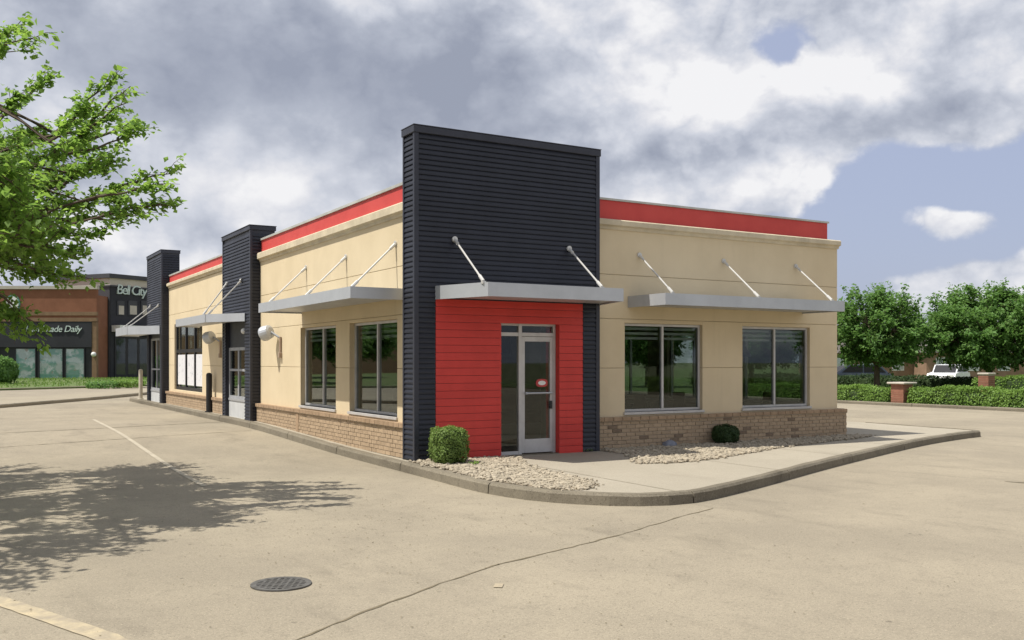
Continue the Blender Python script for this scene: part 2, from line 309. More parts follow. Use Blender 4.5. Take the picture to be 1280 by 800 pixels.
class MB:
    def __init__(s): s.v = []; s.f = []; s.r = []; s.cr = 0.0
    def add(s, vs, fs):
        k = len(s.v); s.v += [tuple(p) for p in vs]
        for f in fs: s.f.append([i+k for i in f]); s.r.append(s.cr)
        return s
    def box(s, x0, x1, y0, y1, z0, z1):
        vs = [(x0,y0,z0),(x1,y0,z0),(x1,y1,z0),(x0,y1,z0),(x0,y0,z1),(x1,y0,z1),(x1,y1,z1),(x0,y1,z1)]
        return s.add(vs, [(0,3,2,1),(4,5,6,7),(0,1,5,4),(1,2,6,5),(2,3,7,6),(3,0,4,7)])
    def cbox(s, x0, x1, y0, y1, z0, z1, c=0.01):      # box with chamfered edges
        bm = bmesh.new(); bmesh.ops.create_cube(bm, size=1)
        for v in bm.verts: v.co = (x0+(v.co.x+.5)*(x1-x0), y0+(v.co.y+.5)*(y1-y0), z0+(v.co.z+.5)*(z1-z0))
        bmesh.ops.bevel(bm, geom=bm.edges[:], offset=c, segments=1, affect='EDGES')
        bm.verts.index_update(); s.add([v.co[:] for v in bm.verts], [[v.index for v in f.verts] for f in bm.faces]); bm.free(); return s
    def prism(s, poly, z0, z1, axis='z'):
        n = len(poly)
        def P(p, h): return (p[0], p[1], h) if axis == 'z' else ((p[0], h, p[1]) if axis == 'y' else (h, p[0], p[1]))
        vs = [P(p, z0) for p in poly]+[P(p, z1) for p in poly]
        return s.add(vs, [list(range(n))[::-1], [n+i for i in range(n)]]+[(i, (i+1) % n, n+(i+1) % n, n+i) for i in range(n)])
    def tube(s, pts, rad, n=8, caps=True):
        pts = [Vector(p) for p in pts]; rad = rad if isinstance(rad, (list, tuple)) else [rad]*len(pts)
        rings = []
        for i, p in enumerate(pts):
            t = (pts[min(i+1, len(pts)-1)]-pts[max(i-1, 0)]).normalized()
            a = t.cross(Vector((0, 0, 1)) if abs(t.z) < 0.95 else Vector((1, 0, 0))).normalized(); b = t.cross(a)
            rings.append([p+(a*math.cos(2*math.pi*k/n)+b*math.sin(2*math.pi*k/n))*rad[i] for k in range(n)])
        vs = [q for r in rings for q in r]; fs = []
        for i in range(len(pts)-1):
            for k in range(n): fs.append((i*n+k, i*n+(k+1) % n, (i+1)*n+(k+1) % n, (i+1)*n+k))
        if caps: fs += [list(range(n))[::-1], [(len(pts)-1)*n+k for k in range(n)]]
        return s.add(vs, fs)
    def lathe(s, c, prof, n=16):       # prof: (r, z)
        vs = []; fs = []
        for r, z in prof:
            for k in range(n): vs.append((c[0]+r*math.cos(2*math.pi*k/n), c[1]+r*math.sin(2*math.pi*k/n), c[2]+z))
        for i in range(len(prof)-1):
            for k in range(n): fs.append((i*n+k, i*n+(k+1) % n, (i+1)*n+(k+1) % n, (i+1)*n+k))
        fs += [list(range(n))[::-1], [(len(prof)-1)*n+k for k in range(n)]]
        return s.add(vs, fs)
    def mesh(s, name, mat, org=Vector((0, 0, 0)), smooth=False):
        me = bpy.data.meshes.new(name)
        me.from_pydata([(a-org[0], b-org[1], c-org[2]) for a, b, c in s.v], [], s.f)
        me.materials.append(mat)
        if any(s.r):
            at_ = me.attributes.new('rnd', 'FLOAT', 'FACE'); at_.data.foreach_set('value', s.r)
        if smooth: me.shade_smooth()
        me.update(); return me
    def build(s, name, mat, parent=None, label=None, kind=None, smooth=False):
        org = ORG[parent] if parent is not None else Vector((0, 0, 0))
        bm = bmesh.new(); me = s.mesh(name, mat, org, smooth)
        return link(name, me, parent, None, label, kind)
def copy_tree(o, parent=None):
    c = o.copy(); col.objects.link(c)
    if parent is not None: c.parent = parent
    ORG[c] = ORG[o]
    for ch in list(o.children): copy_tree(ch, c)
    return c
def sheet(name, poly, dz, mat, step=2.0, skirt=0.0, parent=None, kind='structure', bounds=(-14, 60)):
    bm = bmesh.new(); vs = [bm.verts.new((x, y, 0)) for x, y in poly]; bm.faces.new(vs)
    lo, hi = bounds
    for k in range(int((hi-lo)/step)+1):
        c = lo+k*step
        bmesh.ops.bisect_plane(bm, geom=bm.verts[:]+bm.edges[:]+bm.faces[:], plane_co=(0, c, 0), plane_no=(0, 1, 0))
    for c in (11, 12.5, 14, 15.5, 17):
        bmesh.ops.bisect_plane(bm, geom=bm.verts[:]+bm.edges[:]+bm.faces[:], plane_co=(c, 0, 0), plane_no=(1, 0, 0))
    for v in bm.verts: v.co.z = gz(v.co.x, v.co.y)+dz
    bmesh.ops.recalc_face_normals(bm, faces=bm.faces[:])
    if sum(f.normal.z for f in bm.faces) < 0: bmesh.ops.reverse_faces(bm, faces=bm.faces[:])
    if skirt:
        be = [e for e in bm.edges if e.is_boundary]
        r = bmesh.ops.extrude_edge_only(bm, edges=be)
        for v in r['geom']:
            if isinstance(v, bmesh.types.BMVert): v.co.z -= skirt
    bmesh.ops.triangulate(bm, faces=[f for f in bm.faces if len(f.verts) > 4])
    me = bpy.data.meshes.new(name); bm.to_mesh(me); bm.free(); me.materials.append(mat)
    o = link(name, me, parent)
    if parent is None and kind: o['kind'] = kind
    return o
def spline(pts, n=8, closed=False):
    out = []; P = [Vector((*p, 0)) for p in pts]
    for i in range(len(P)-1):
        p0, p1, p2, p3 = P[max(i-1, 0)], P[i], P[i+1], P[min(i+2, len(P)-1)]
        for k in range(n):
            t = k/n
            q = 0.5*((2*p1)+(p2-p0)*t+(2*p0-5*p1+4*p2-p3)*t*t+(3*p1-p0-3*p2+p3)*t**3); out.append((q.x, q.y))
    out.append(tuple(pts[-1])); return out
def leaves(C, Dv, N, S, W=0.62, fold=0.18):
    """C centres, Dv long axes, N normals, S sizes -> bent leaf quads"""
    C, Dv, N = map(lambda a: np.asarray(a, float), (C, Dv, N)); S = np.asarray(S, float)[:, None]
    Dv /= np.linalg.norm(Dv, axis=1)[:, None]+1e-9
    Bn = np.cross(N, Dv); Bn /= np.linalg.norm(Bn, axis=1)[:, None]+1e-9; Nn = np.cross(Dv, Bn)
    a = C-Dv*S*0.5; b = C+Bn*S*W*0.5+Nn*S*fold*0.6; c = C+Dv*S*0.5-Nn*S*fold; d_ = C-Bn*S*W*0.5+Nn*S*fold*0.6
    V = np.stack([a, b, c, d_], 1).reshape(-1, 3)
    return V
def leaf_object(name, V, mat, parent, kind='stuff', rseed=0):
    n = len(V)//4; V = V-np.array(ORG[parent] if parent is not None else (0, 0, 0))
    me = bpy.data.meshes.new(name)
    me.vertices.add(len(V)); me.vertices.foreach_set('co', V.astype(np.float32).ravel())
    me.loops.add(4*n); me.loops.foreach_set('vertex_index', np.arange(4*n, dtype=np.int32))
    me.polygons.add(n); me.polygons.foreach_set('loop_start', np.arange(0, 4*n, 4, dtype=np.int32))
    me.update(calc_edges=True); me.materials.append(mat)
    a = me.attributes.new('rnd', 'FLOAT', 'FACE'); a.data.foreach_set('value', npr.random(n).astype(np.float32))
    me.validate(); return link(name, me, parent, None, None, kind)

# ------------------------------------------------------------------ ground
g = MB(); g.add([(-900, -900, -0.12), (900, -900, -0.12), (900, 1500, -0.12), (-900, 1500, -0.12)], [(0, 1, 2, 3)])
tag(g.build('ground', M['earth']), kind='structure')
LOT = [(-45, -60), (25.7, -60), (25.7, 60), (18, 62), (5.5, 40), (-5, 23.1), (-27, -11.5), (-45, -20)]
lot = sheet('parking_lot', LOT, 0.0, M['lot'], 1.0)
# median strip, lane, lawn to the left beyond the lot
sheet('median_strip', [(-60, -55), (-27.0, -11.5), (-5, 23.1), (5.5, 39.7), (4.4, 39.7), (-3.4, 31.5), (-16, 27), (-60, 12)], 0.10, M['median'], 2.0, 0.12)
sheet('road', [(-90, 2), (-60, 12), (-16, 27), (-3.4, 31.5), (5, 40.2), (18, 62), (30, 90), (20, 90), (5, 50), (-3, 40.5), (-14, 37), (-90, 12)], 0.004, M['road'], 2.0)
sheet('grass_verge', [(-90, 12.1), (-14, 37.1), (-3, 40.6), (3.3, 43.0), (9, 52), (24, 90), (10, 110), (-90, 110)], 0.08, M['grass'], 2.0, 0.15)
sheet('grass_lawn', [(25.95, -60), (120, -60), (120, 120), (25.95, 70)], 0.05, M['grass'], 6.0, 0.2)
# kerb pieces along far lot edge
def kerb_run(parent, pts, z0, h, w, seg, gap=0.012, side=1):
    """kerb stones of length seg along polyline pts (world xy); base z0(x,y)"""
    P = [Vector((*p, 0)) for p in pts]; L = [0]
    for a, b in zip(P, P[1:]): L.append(L[-1]+(b-a).length)
    def pt(s):
        s = min(max(s, 0), L[-1]-1e-6)
        for i in range(len(P)-1):
            if L[i+1] >= s:
                t = (s-L[i])/(L[i+1]-L[i]); dd = (P[i+1]-P[i]).normalized()
                return P[i].lerp(P[i+1], t), Vector((-dd.y, dd.x, 0))*side
    s = 0.0; objs = []
    while s < L[-1]-0.05:
        e = min(s+seg, L[-1]); mb = MB(); K = max(2, int((e-s)/0.35)+1); rows = []
        for k in range(K):
            q, nn = pt(s+gap+(e-s-2*gap)*k/(K-1)); zb = gz(q.x, q.y)+z0
            sect = ((0.0, -0.06), (0.012, h-0.03), (0.040, h), (w, h), (w, -0.06))
            rows.append([(q.x+nn.x*u, q.y+nn.y*u, zb+z+rng.uniform(-.004, .004)) for u, z in sect])
        n = 5; vs = [p for r in rows for p in r]; fs = []
        for i in range(K-1):
            for k in range(n): fs.append((i*n+k, i*n+(k+1) % n, (i+1)*n+(k+1) % n, (i+1)*n+k))
        fs += [list(range(n)), [(K-1)*n+k for k in range(n)][::-1]]
        mb.add(vs, fs); o = mb.build('kerb_stone', M['kerb'], parent); objs.append(o); s = e
    return objs
# ------------------------------------------------------------------ pavement around the restaurant
edge = [(-0.24, 27.0), (-0.24, 20), (-0.24, 12), (-0.235, 6), (-0.23, 2.0), (-0.25, 0.2)] + \
    spline([(-0.25, 0.2), (-0.30, -1.4), (-0.33, -2.78), (-0.17, -3.70), (0.10, -4.24), (0.47, -4.68), (0.92, -4.95), (1.42, -5.02), (2.12, -4.82), (3.5, -4.27), (6.46, -3.02), (10.8, -1.36), (13.4, -0.62), (14.15, -0.50), (14.42, -0.12), (14.45, 1.0), (14.5, 2.9)], 6)[1:]
inner = [(10.3, 3.2), (10.3, 27)]
KW = 0.16
def offset(poly, w):
    out = []
    for i, p in enumerate(poly):
        a = Vector(poly[max(i-1, 0)]); b = Vector(poly[min(i+1, len(poly)-1)]); dd = (b-a).normalized()
        out.append((p[0]-dd.y*w, p[1]+dd.x*w))
    return out
walk_edge = offset(edge, KW)
walk = sheet('sidewalk', walk_edge + [(14.3, 3.1), (10.3, 27), ], 0.135, M['walk'], 1.0)
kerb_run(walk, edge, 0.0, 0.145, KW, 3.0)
for p in ([(-27, -11.5), (-5, 23.1), (5.5, 39.7)],):
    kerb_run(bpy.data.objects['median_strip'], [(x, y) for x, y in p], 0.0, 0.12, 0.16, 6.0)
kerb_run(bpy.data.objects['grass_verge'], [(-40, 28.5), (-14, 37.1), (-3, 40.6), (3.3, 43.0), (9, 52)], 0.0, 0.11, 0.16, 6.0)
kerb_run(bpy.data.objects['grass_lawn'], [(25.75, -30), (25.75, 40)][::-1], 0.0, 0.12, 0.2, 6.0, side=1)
# walkway joints (thin dark grooves)
def strip(pts, w, dz, mat, name, kind='structure', jit=0.0, parent=None):
    mb = MB(); pts = [Vector((*p, 0)) for p in pts]; q = []
    for a, b in zip(pts, pts[1:]):
        n = max(1, int((b-a).length/0.12)) if jit else max(1, int((b-a).length/1.0))
        q += [a.lerp(b, k/n) for k in range(n)]
    q.append(pts[-1]); vs = []
    off = 0.0
    for i, p in enumerate(q):
        t = (q[min(i+1, len(q)-1)]-q[max(i-1, 0)]).normalized(); nn = Vector((-t.y, t.x, 0))
        off = off*0.85+rng.uniform(-jit, jit)*0.6; ww = w*(1+(rng.uniform(-.55, .9) if jit and w < .06 else rng.uniform(-.05, .05) if jit else 0))
        for sgn in (-1, 1):
            v = p+nn*(off+sgn*ww/2); vs.append((v.x, v.y, gz(v.x, v.y)+dz))
    mb.add(vs, [(2*i, 2*i+2, 2*i+3, 2*i+1) for i in range(len(q)-1)])
    return tag(mb.build(name, mat, parent), kind=kind if parent is None else None)
for a, b in (((1.35, -0.9), (1.35, -4.86)), ((4.2, -1.9), (4.2, -3.85)), ((6.8, -1.2), (6.8, -2.75)), ((9.3, -0.7), (9.3, -1.8)), ((11.9, 0.4), (11.9, -0.9))):
    strip([a, b], 0.012, 0.140, M['joint'], 'walkway_joint')
# lot joints, cracks, paint
strip([(-7.6, -9.6), (-5.3, -8.5), (-4.55, -8.15), (-3.91, -7.75), (-3.09, -7.27), (-2.41, -6.92), (-1.6, -6.68), (0.55, -5.78), (1.4, -5.45)], 0.017, 0.004, M['joint'], 'pavement_crack', jit=0.03)
strip([(-9, 9.1), (-3.6, 10.6), (0.0, 11.7)], 0.05, 0.004, M['joint'], 'pavement_joint', jit=0.02)
strip([(-13, 4.2), (-3.5, 7.4), (-0.4, 8.3)], 0.025, 0.004, M['joint'], 'pavement_joint', jit=0.02)
strip([(6.82, -5.69), (6.92, -5.92)], 0.05, 0.004, M['joint'], 'pavement_crack', jit=0.03)
strip([(-3.05, 14.5), (-3.134, 10.6), (-3.361, -0.315)], 0.085, 0.006, M['line'], 'parking_line')
strip([(-6.75, -5.5), (-6.13, -6.06), (-5.57, -7.5), (-5.35, -8.4)], 0.15, 0.006, M['yellow'], 'yellow_line', jit=0.0015)
strip([(-2.78, -7.60), (-2.70, -7.50)], 0.07, 0.006, M['yellow'], 'yellow_paint_patch', jit=0.01)
# ------------------------------------------------------------------ restaurant
B = thing('restaurant_building', 'single storey tan stucco restaurant with charcoal towers and red parapet band beside the parking lot', 'building', (5, 8, 0.14))
WX, WY, XR, YB = 0.15, 0.30, 10.24, 24.6      # left wall plane, front wall plane, right, back
TH = 0.22
Z0 = 0.70
def wall_panels(orient, plane, u0, u1, rows, holes, inward=1):
    """stucco panels separated by recessed joints; holes = (u0,u1,z0,z1)"""
    J = 0.0045
    for (za, zb) in rows:
        cuts = sorted({u0, u1} | {h[0] for h in holes if h[2] < zb-.01 and h[3] > za+.01} | {h[1] for h in holes if h[2] < zb-.01 and h[3] > za+.01})
        for a, b in zip(cuts, cuts[1:]):
            zs = [(za+J, zb-J)]
            for h in holes:
                if h[0] <= a+.001 and h[1] >= b-.001:
                    new = []
                    for (p, q) in zs:
                        if h[3] <= p or h[2] >= q: new.append((p, q)); continue
                        if h[2] > p+.02: new.append((p, h[2]))
                        if h[3] < q-.02: new.append((h[3], q))
                    zs = new
            for p, q in zs:
                m = MB()
                if orient == 'y': m.cbox(a, b, plane, plane+TH*inward, p, q, 0.004) if inward > 0 else m.cbox(a, b, plane-TH, plane, p, q, 0.004)
                else: m.cbox(plane, plane+TH, a, b, p, q, 0.004) if inward > 0 else m.cbox(plane-TH, plane, a, b, p, q, 0.004)
                m.build('wall_panel', M['stucco'], B)
        # joint backing
        m = MB(); z = zb; ins = 0.018
        segs = [(u0, u1)]
        for h in holes:
            if h[2] < z < h[3]:
                segs = [s for a, b in segs for s in ((a, min(b, h[0])), (max(a, h[1]), b)) if s[1]-s[0] > 0.01]
        for a, b in segs:
            if orient == 'y': m.box(a+.002, b-.002, plane+ins if inward > 0 else plane-TH+ins, plane+TH-.01 if inward > 0 else plane-ins, z-.03, z+.03)
            else: m.box(plane+ins if inward > 0 else plane-TH+ins, plane+TH-.01 if inward > 0 else plane-ins, a+.002, b-.002, z-.03, z+.03)
            m.build('wall_joint', M['stucco_dark'], B); m = MB()
FW = [(4.455, 6.371, 0.80, 2.475), (7.442, 9.389, 0.80, 2.475)]
LW = [(4.05, 6.27, 0.80, 2.485), (1.03, 3.30, 0.80, 2.485)]
FARW = (15.75, 19.95, 0.80, 3.02)
RW = [(1.15, 3.0, 0.80, 2.475), (3.9, 5.75, 0.80, 2.475), (6.6, 8.4, 0.8, 2.475)]
rows = [(0.69, 1.63), (1.63, 2.55), (2.55, 3.37), (3.37, 4.30)]
wall_panels('y', WY, 3.60, XR, rows, FW)
wall_panels('x', WX, 0.46, 9.42, rows, LW)
wall_panels('x', WX, 12.2, 20.92, rows, [FARW])
wall_panels('x', XR, WY+TH+.003, YB, rows, RW, -1)
# parapet: red band, cornice, coping
def runs(prof, name, mat):
    return
def band(y0, y1, x0, x1, side):
    pass
cz = 4.20
mb = MB(); mb.box(3.62, 9.95, WY+.02, WY+.22, 4.39, 4.745); mb.build('red_band', M['redband'], B)
mb = MB(); mb.box(WX+.02, WX+.22, 0.46, 9.40, 4.43, 4.735); mb.build('red_band', M['redband'], B)
mb = MB(); mb.box(WX+.02, WX+.22, 12.22, 20.90, 4.49, 4.735); mb.build('red_band', M['redband'], B)
mb = MB(); mb.box(3.62, 9.985, WY-.005, WY+.26, 4.747, 4.785); mb.build('coping', M['coping'], B)
mb = MB(); mb.box(WX-.01, WX+.26, 0.462, 9.398, 4.737, 4.785); mb.build('coping', M['coping'], B)
mb = MB(); mb.box(WX-.01, WX+.26, 12.222, 20.898, 4.737, 4.785); mb.build('coping', M['coping'], B)
def cornice_y(x0, x1, z0, z1, plane):     # front wall
    prof = [(plane+.20, z0), (plane-.02, z0), (plane-.035, z0+.05), (plane-.09, z0+.075), (plane-.09, z1-.02), (plane-.07, z1), (plane+.20, z1)]
    m = MB(); m.prism(prof, x0, x1, 'x'); return m.build('cornice', M['cornice'], B)
def cornice_x(y0, y1, z0, z1, plane):     # left wall
    prof = [(plane+.20, z0), (plane-.02, z0), (plane-.035, z0+.05), (plane-.09, z0+.075), (plane-.09, z1-.02), (plane-.07, z1), (plane+.20, z1)]
    m = MB(); m.prism(prof, y0, y1, 'y'); return m.build('cornice', M['cornice'], B)
cornice_y(3.62, XR+.02, 4.205, 4.386, WY); cornice_x(0.461, 9.401, 4.205, 4.425, WX); cornice_x(12.221, 20.901, 4.315, 4.486, WX)
mb = MB(); mb.box(XR-.20, XR+.02, WY+.21, YB, 4.205, 4.386); mb.build('cornice', M['cornice'], B)
mb = MB(); mb.box(9.75, 9.948, WY+.225, YB, 4.39, 4.745); mb.build('parapet', M['stucco'], B)
mb = MB(); mb.box(0.4, XR-.25, 0.6, YB-.1, 4.06, 4.18); mb.build('roof', M['roof'], B)
# rear wall & interior shell
mb = MB(); mb.box(WX, XR-.01, YB, YB+.22, 0.1, 4.75); mb.build('rear_wall', M['stucco'], B)
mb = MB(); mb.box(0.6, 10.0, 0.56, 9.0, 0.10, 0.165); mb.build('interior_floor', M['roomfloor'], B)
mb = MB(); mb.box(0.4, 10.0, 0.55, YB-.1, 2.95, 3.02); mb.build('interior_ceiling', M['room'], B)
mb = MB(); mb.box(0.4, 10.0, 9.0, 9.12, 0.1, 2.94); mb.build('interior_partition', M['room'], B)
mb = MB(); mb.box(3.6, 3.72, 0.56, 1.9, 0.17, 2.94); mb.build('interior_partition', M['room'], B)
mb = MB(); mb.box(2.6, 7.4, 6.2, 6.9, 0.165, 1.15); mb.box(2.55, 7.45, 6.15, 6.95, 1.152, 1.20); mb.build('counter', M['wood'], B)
mb = MB(); mb.box(2.6, 7.0, 8.90, 8.985, 1.95, 2.6); mb.build('menu_board', M['black'], B)
def table(x, y, label):
    t = thing('dining_table', label, 'table', (x, y, .165))
    m = MB(); m.cbox(x-.38, x+.38, y-.38, y+.38, .885, .925, .008); m.build('tabletop', M['wood'], t)
    m = MB(); m.tube([(x, y, .18), (x, y, .884)], .035, 10); m.build('leg', M['black'], t)
    m = MB(); m.lathe((x, y, .167), [(.24, 0), (.24, .02), (.06, .035)], 16); m.build('base', M['black'], t)
def chair(x, y, a, label):
    t = thing('dining_chair', label, 'chair', (x, y, .165)); rt = Matrix.Rotation(a, 4, 'Z')
    def fin(m): m.v = [tuple((rt @ Vector(p))+Vector((x, y, .165))) for p in m.v]; return m
    m = MB(); m.cbox(-.2, .2, -.2, .2, .43, .47, .01); fin(m).build('seat', M['wood'], t)
    m = MB(); m.cbox(-.2, .2, .19, .22, .56, .90, .008); fin(m).build('backrest', M['wood'], t)
    for sx_ in (-.17, .17):
        m = MB(); m.tube([(sx_, -.17, 0), (sx_, -.17, .43)], .014, 6); fin(m).build('leg', M['black'], t)
        m = MB(); m.tube([(sx_, .205, 0), (sx_, .205, .88)], .014, 6); fin(m).build('leg', M['black'], t)
for x, y, w in ((5.0, 1.6, 'left front window, near its left pane'), (6.9, 2.6, 'left front window, deeper in the room'), (8.6, 1.5, 'right front window')):
    table(x, y, 'square dining table inside the '+w); chair(x+.62, y, -1.57, 'wooden chair right of the table inside the '+w); chair(x-.62, y, 1.57, 'wooden chair left of the table inside the '+w)
for x, y, w in ((5.0, 1.6, 'table inside the left front window'), (8.6, 1.5, 'table inside the right front window')):
    t = thing('pendant_lamp', 'unlit pendant lamp hanging over the '+w, 'lamp', (x, y, 2.94))
    m = MB(); m.tube([(x, y, 2.10), (x, y, 2.94)], .008, 6); m.build('cord', M['black'], t)
    m = MB(); m.lathe((x, y, 1.86), [(.20, 0), (.17, .08), (.07, .22), (.03, .26)], 18); m.build('shade', M['grey'], t)
# ---- brick base
FBX0, FBX1, FBY = 3.672, 10.43, 0.19     # front brick plane y
BZ0 = 0.10
mb = MB(); mb.box(FBX0+.004, FBX1-.012, FBY+.012, WY+TH, BZ0, 0.635); mb.build('brick_core', M['mortar'], B)
def brickmesh(w, mat, h=0.0625, dpt=0.05):
    m = MB(); m.cbox(-w/2, w/2, 0, dpt, -h/2, h/2, 0.004); return m.mesh('brick', mat)
BM = {(w, k): brickmesh(w, M[k]) for w in (0.2, 0.095) for k in ('brick', 'brickdark')}
for r_ in range(7):
    z = 0.145+r_*0.0725+0.031
    x = FBX0+(0.0 if r_ % 2 == 0 else -0.105)
    while x < FBX1-0.02:
        a, b = max(x, FBX0), min(x+0.2, FBX1); w = 0.2 if b-a > 0.15 else 0.095
        k = 'brickdark' if rng.random() < 0.06 else 'brick'
        if b-a > 0.05: link('brick', BM[(w, k)], B, ((a+b)/2, FBY-rng.uniform(0, .006), z))
        x += 0.2105
CM = MB(); CM.cbox(-.1, .1, 0, .13, -.036, .036, .006); CM = CM.mesh('cap_brick', M['cap'])
x = FBX0+.1
while x < FBX1+.03:
    link('cap_brick', CM, B, (min(x, FBX1-.06), FBY-.035-rng.uniform(0, .004), 0.685)); x += 0.2105
mb = MB(); mb.box(FBX0+.004, FBX1-.02, FBY-.02, WY+.05, 0.636, 0.712); mb.build('cap_core', M['mortar'], B)
# side bricks (left wall, right return) joined
def bricks_x(y0, y1, xp, facing, zb):
    m = MB()
    for r_ in range(7):
        z = zb+r_*0.0725; y = y0-(0.0 if r_ % 2 == 0 else 0.105)
        while y < y1-.02:
            a, b = max(y, y0), min(y+.2, y1)
            if b-a > .04:
                m.cr = rng.random() if rng.random() > .06 else 0.999
                j = rng.uniform(0, .005)
                if facing < 0: m.box(xp-j, xp+.05, a, b, z, z+.0625)
                else: m.box(xp-.05, xp+j, a, b, z, z+.0625)
            y += .2105
    return m
LBX = 0.055
for (y0, y1) in ((0.47, 9.40), (12.24, 20.90)):
    mb = MB(); zb = 0.145 if y0 < 5 else 0.255
    n = 12
    mb.box(LBX+.012, WX+TH, y0+.003, y1-.003, 0.1, 0.635); mb.build('brick_core', M['mortar'], B)
    bricks_x(y0, y1, LBX, -1, 0.145).build('brickwork', M['brick'], B, kind='stuff')
    m = MB(); y = y0
    while y < y1-.05:
        m.cr = rng.random(); m.box(LBX-.035-rng.uniform(0, .004), WX+.04, y, min(y+.2, y1), 0.650, 0.722); y += .2105
    m.build('cap_brickwork', M['cap'], B, kind='stuff')
    mb = MB(); mb.box(LBX-.02, WX+.05, y0+.003, y1-.003, 0.636, 0.712); mb.build('cap_core', M['mortar'], B)
mb = MB(); mb.box(XR-.1, FBX1-.012, WY+TH+.002, YB, 0.1, 0.64); mb.build('brick_core', M['mortar'], B)
bricks_x(FBY+.055, 9.0, FBX1, 1, 0.145).build('brickwork', M['brick'], B, kind='stuff')
mb = MB(); mb.box(XR-.1, FBX1+.03, FBY+.10, YB, 0.650, 0.722); mb.build('brick_cap', M['cap'], B)
# ---- windows
def window(orient, plane, h, mulls, recess=0.07, mat='frame', glass='glass', fw=0.05, transom=None, sill=True, blinds=True, inward=1):
    u0, u1, z0, z1 = h; f = MB(); dd = 0.07
    def bx(m, a, b, p, q, d0, d1):
        if orient == 'y': m.cbox(a, b, plane+d0, plane+d1, p, q, 0.003)
        else:
            if inward > 0: m.cbox(plane+d0, plane+d1, a, b, p, q, 0.003)
            else: m.cbox(plane-d1, plane-d0, a, b, p, q, 0.003)
    w = bpy.data.objects.new('window', None); col.objects.link(w); w.parent = B; ORG[w] = ORG[B]; w.empty_display_size = .1
    r0, r1 = recess, recess+dd
    bx(f, u0+.002, u0+fw, z0+.002, z1-.002, r0, r1); bx(f, u1-fw, u1-.002, z0+.002, z1-.002, r0, r1)
    cuts = [u0+fw]+[c for m_ in mulls for c in (m_-fw/2, m_+fw/2)]+[u1-fw]
    for m_ in mulls: bx(f, m_-fw/2, m_+fw/2, z0+fw, z1-fw, r0-.004, r1)
    bx(f, u0+fw, u1-fw, z0+.002, z0+fw, r0, r1); bx(f, u0+fw, u1-fw, z1-fw, z1-.002, r0, r1)
    zs = [(z0+fw, z1-fw)]
    if transom:
        for a, b in zip(cuts[::2], cuts[1::2]): bx(f, a, b, transom-fw/2, transom+fw/2, r0-.002, r1)
        zs = [(z0+fw, transom-fw/2), (transom+fw/2, z1-fw)]
    f.build('frame', M[mat], w)
    for a, b in zip(cuts[::2], cuts[1::2]):
        for p, q in zs:
            m = MB()
            if orient == 'y': m.box(a, b, plane+r0+.03, plane+r0+.036, p, q)
            elif inward > 0: m.box(plane+r0+.03, plane+r0+.036, a, b, p, q)
            else: m.box(plane-r0-.036, plane-r0-.03, a, b, p, q)
            m.build('pane', M[glass], w)
        if blinds:
            for k in range(3):
                z = z1-fw-.045-k*.092; m = MB()
                if orient == 'y': m.box(a+.01, b-.01, plane+r1+.03, plane+r1+.05, z-.024, z+.024)
                elif inward > 0: m.box(plane+r1+.03, plane+r1+.05, a+.01, b-.01, z-.024, z+.024)
                else: m.box(plane-r1-.05, plane-r1-.03, a+.01, b-.01, z-.024, z+.024)
                m.build('blind_slat', M['blind'], w)
    if sill:
        s = MB(); bx(s, u0-.03, u1+.03, z0-.05, z0, -.035, recess+.06); s.build('sill', M['frame'], w)
    return w
window('y', WY, FW[0], [5.417]); window('y', WY, FW[1], [8.414])
window('x', WX, LW[0], [5.08], recess=.10); window('x', WX, LW[1], [2.142], recess=.10)
for h in RW: window('x', XR, h, [(h[0]+h[1])/2], inward=-1, blinds=False)
fw_ = window('x', WX, FARW, [17.10, 18.42], recess=.06, mat='darkframe', fw=.11, transom=2.10, sill=False, blinds=False)
for a, b in ((15.92, 16.98), (17.24, 18.28), (18.56, 19.78)):
    m = MB(); m.box(WX+.085, WX+.089, a, b, 0.98, 1.98); m.build('poster', M['whiteposter'], fw_)
    m = MB(); m.box(WX+.30, WX+.31, a+.05, a+.35, 2.2, 2.9); m.build('curtain', M['blind'], fw_)
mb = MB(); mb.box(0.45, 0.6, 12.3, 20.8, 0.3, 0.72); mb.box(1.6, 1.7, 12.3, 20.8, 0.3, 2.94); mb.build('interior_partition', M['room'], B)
# ---- corner tower A
TA = bpy.data.objects.new('corner_tower', None); col.objects.link(TA); TA.parent = B; ORG[TA] = ORG[B]
TW, TD, TT = 3.66, 0.457, 5.58
OPX0, OPX1, OPZ = 1.62, 2.80, 2.42
RPX1 = 3.30
RZ1 = 2.77
mb = MB(); g_ = .03
mb.box(g_, .38, g_, TD-.005, .10, RZ1); mb.box(RPX1+.001, TW-g_, g_, TD-.005, .10, RZ1); mb.box(g_, TW-g_, g_, TD-.005, RZ1, TT-.02)
mb.box(.381, OPX0-.02, g_+.01, TD-.005, .10, RZ1-.001); mb.box(OPX1+.02, RPX1, g_+.01, TD-.005, .10, RZ1-.001); mb.box(OPX0-.019, OPX1+.019, g_+.01, TD-.005, OPZ+.02, RZ1-.001)
mb.build('tower_core', M['trim'], TA)
PITCH = 0.0828
def plank_mesh(L, name, mat, h, dpt=0.028, axis='x', proud=.018):
    m = MB(); prof = [(dpt, -h/2), (0.0, -h/2), (0.0, -h/2+h*.30), (proud, h/2-.006), (dpt, h/2-.006)]
    m.prism([(d_, z) for d_, z in prof], -L/2, L/2, 'x')         # axis x: y=d_
    if axis == 'y': m.v = [(y, x, z) for x, y, z in m.v]; m.f = [f[::-1] for f in m.f]
    return m.mesh(name, mat)
pA = plank_mesh(TW-.16, 'siding_plank', M['siding'], PITCH); pL = plank_mesh(.385-.08-.004, 'siding_plank', M['siding'], PITCH)
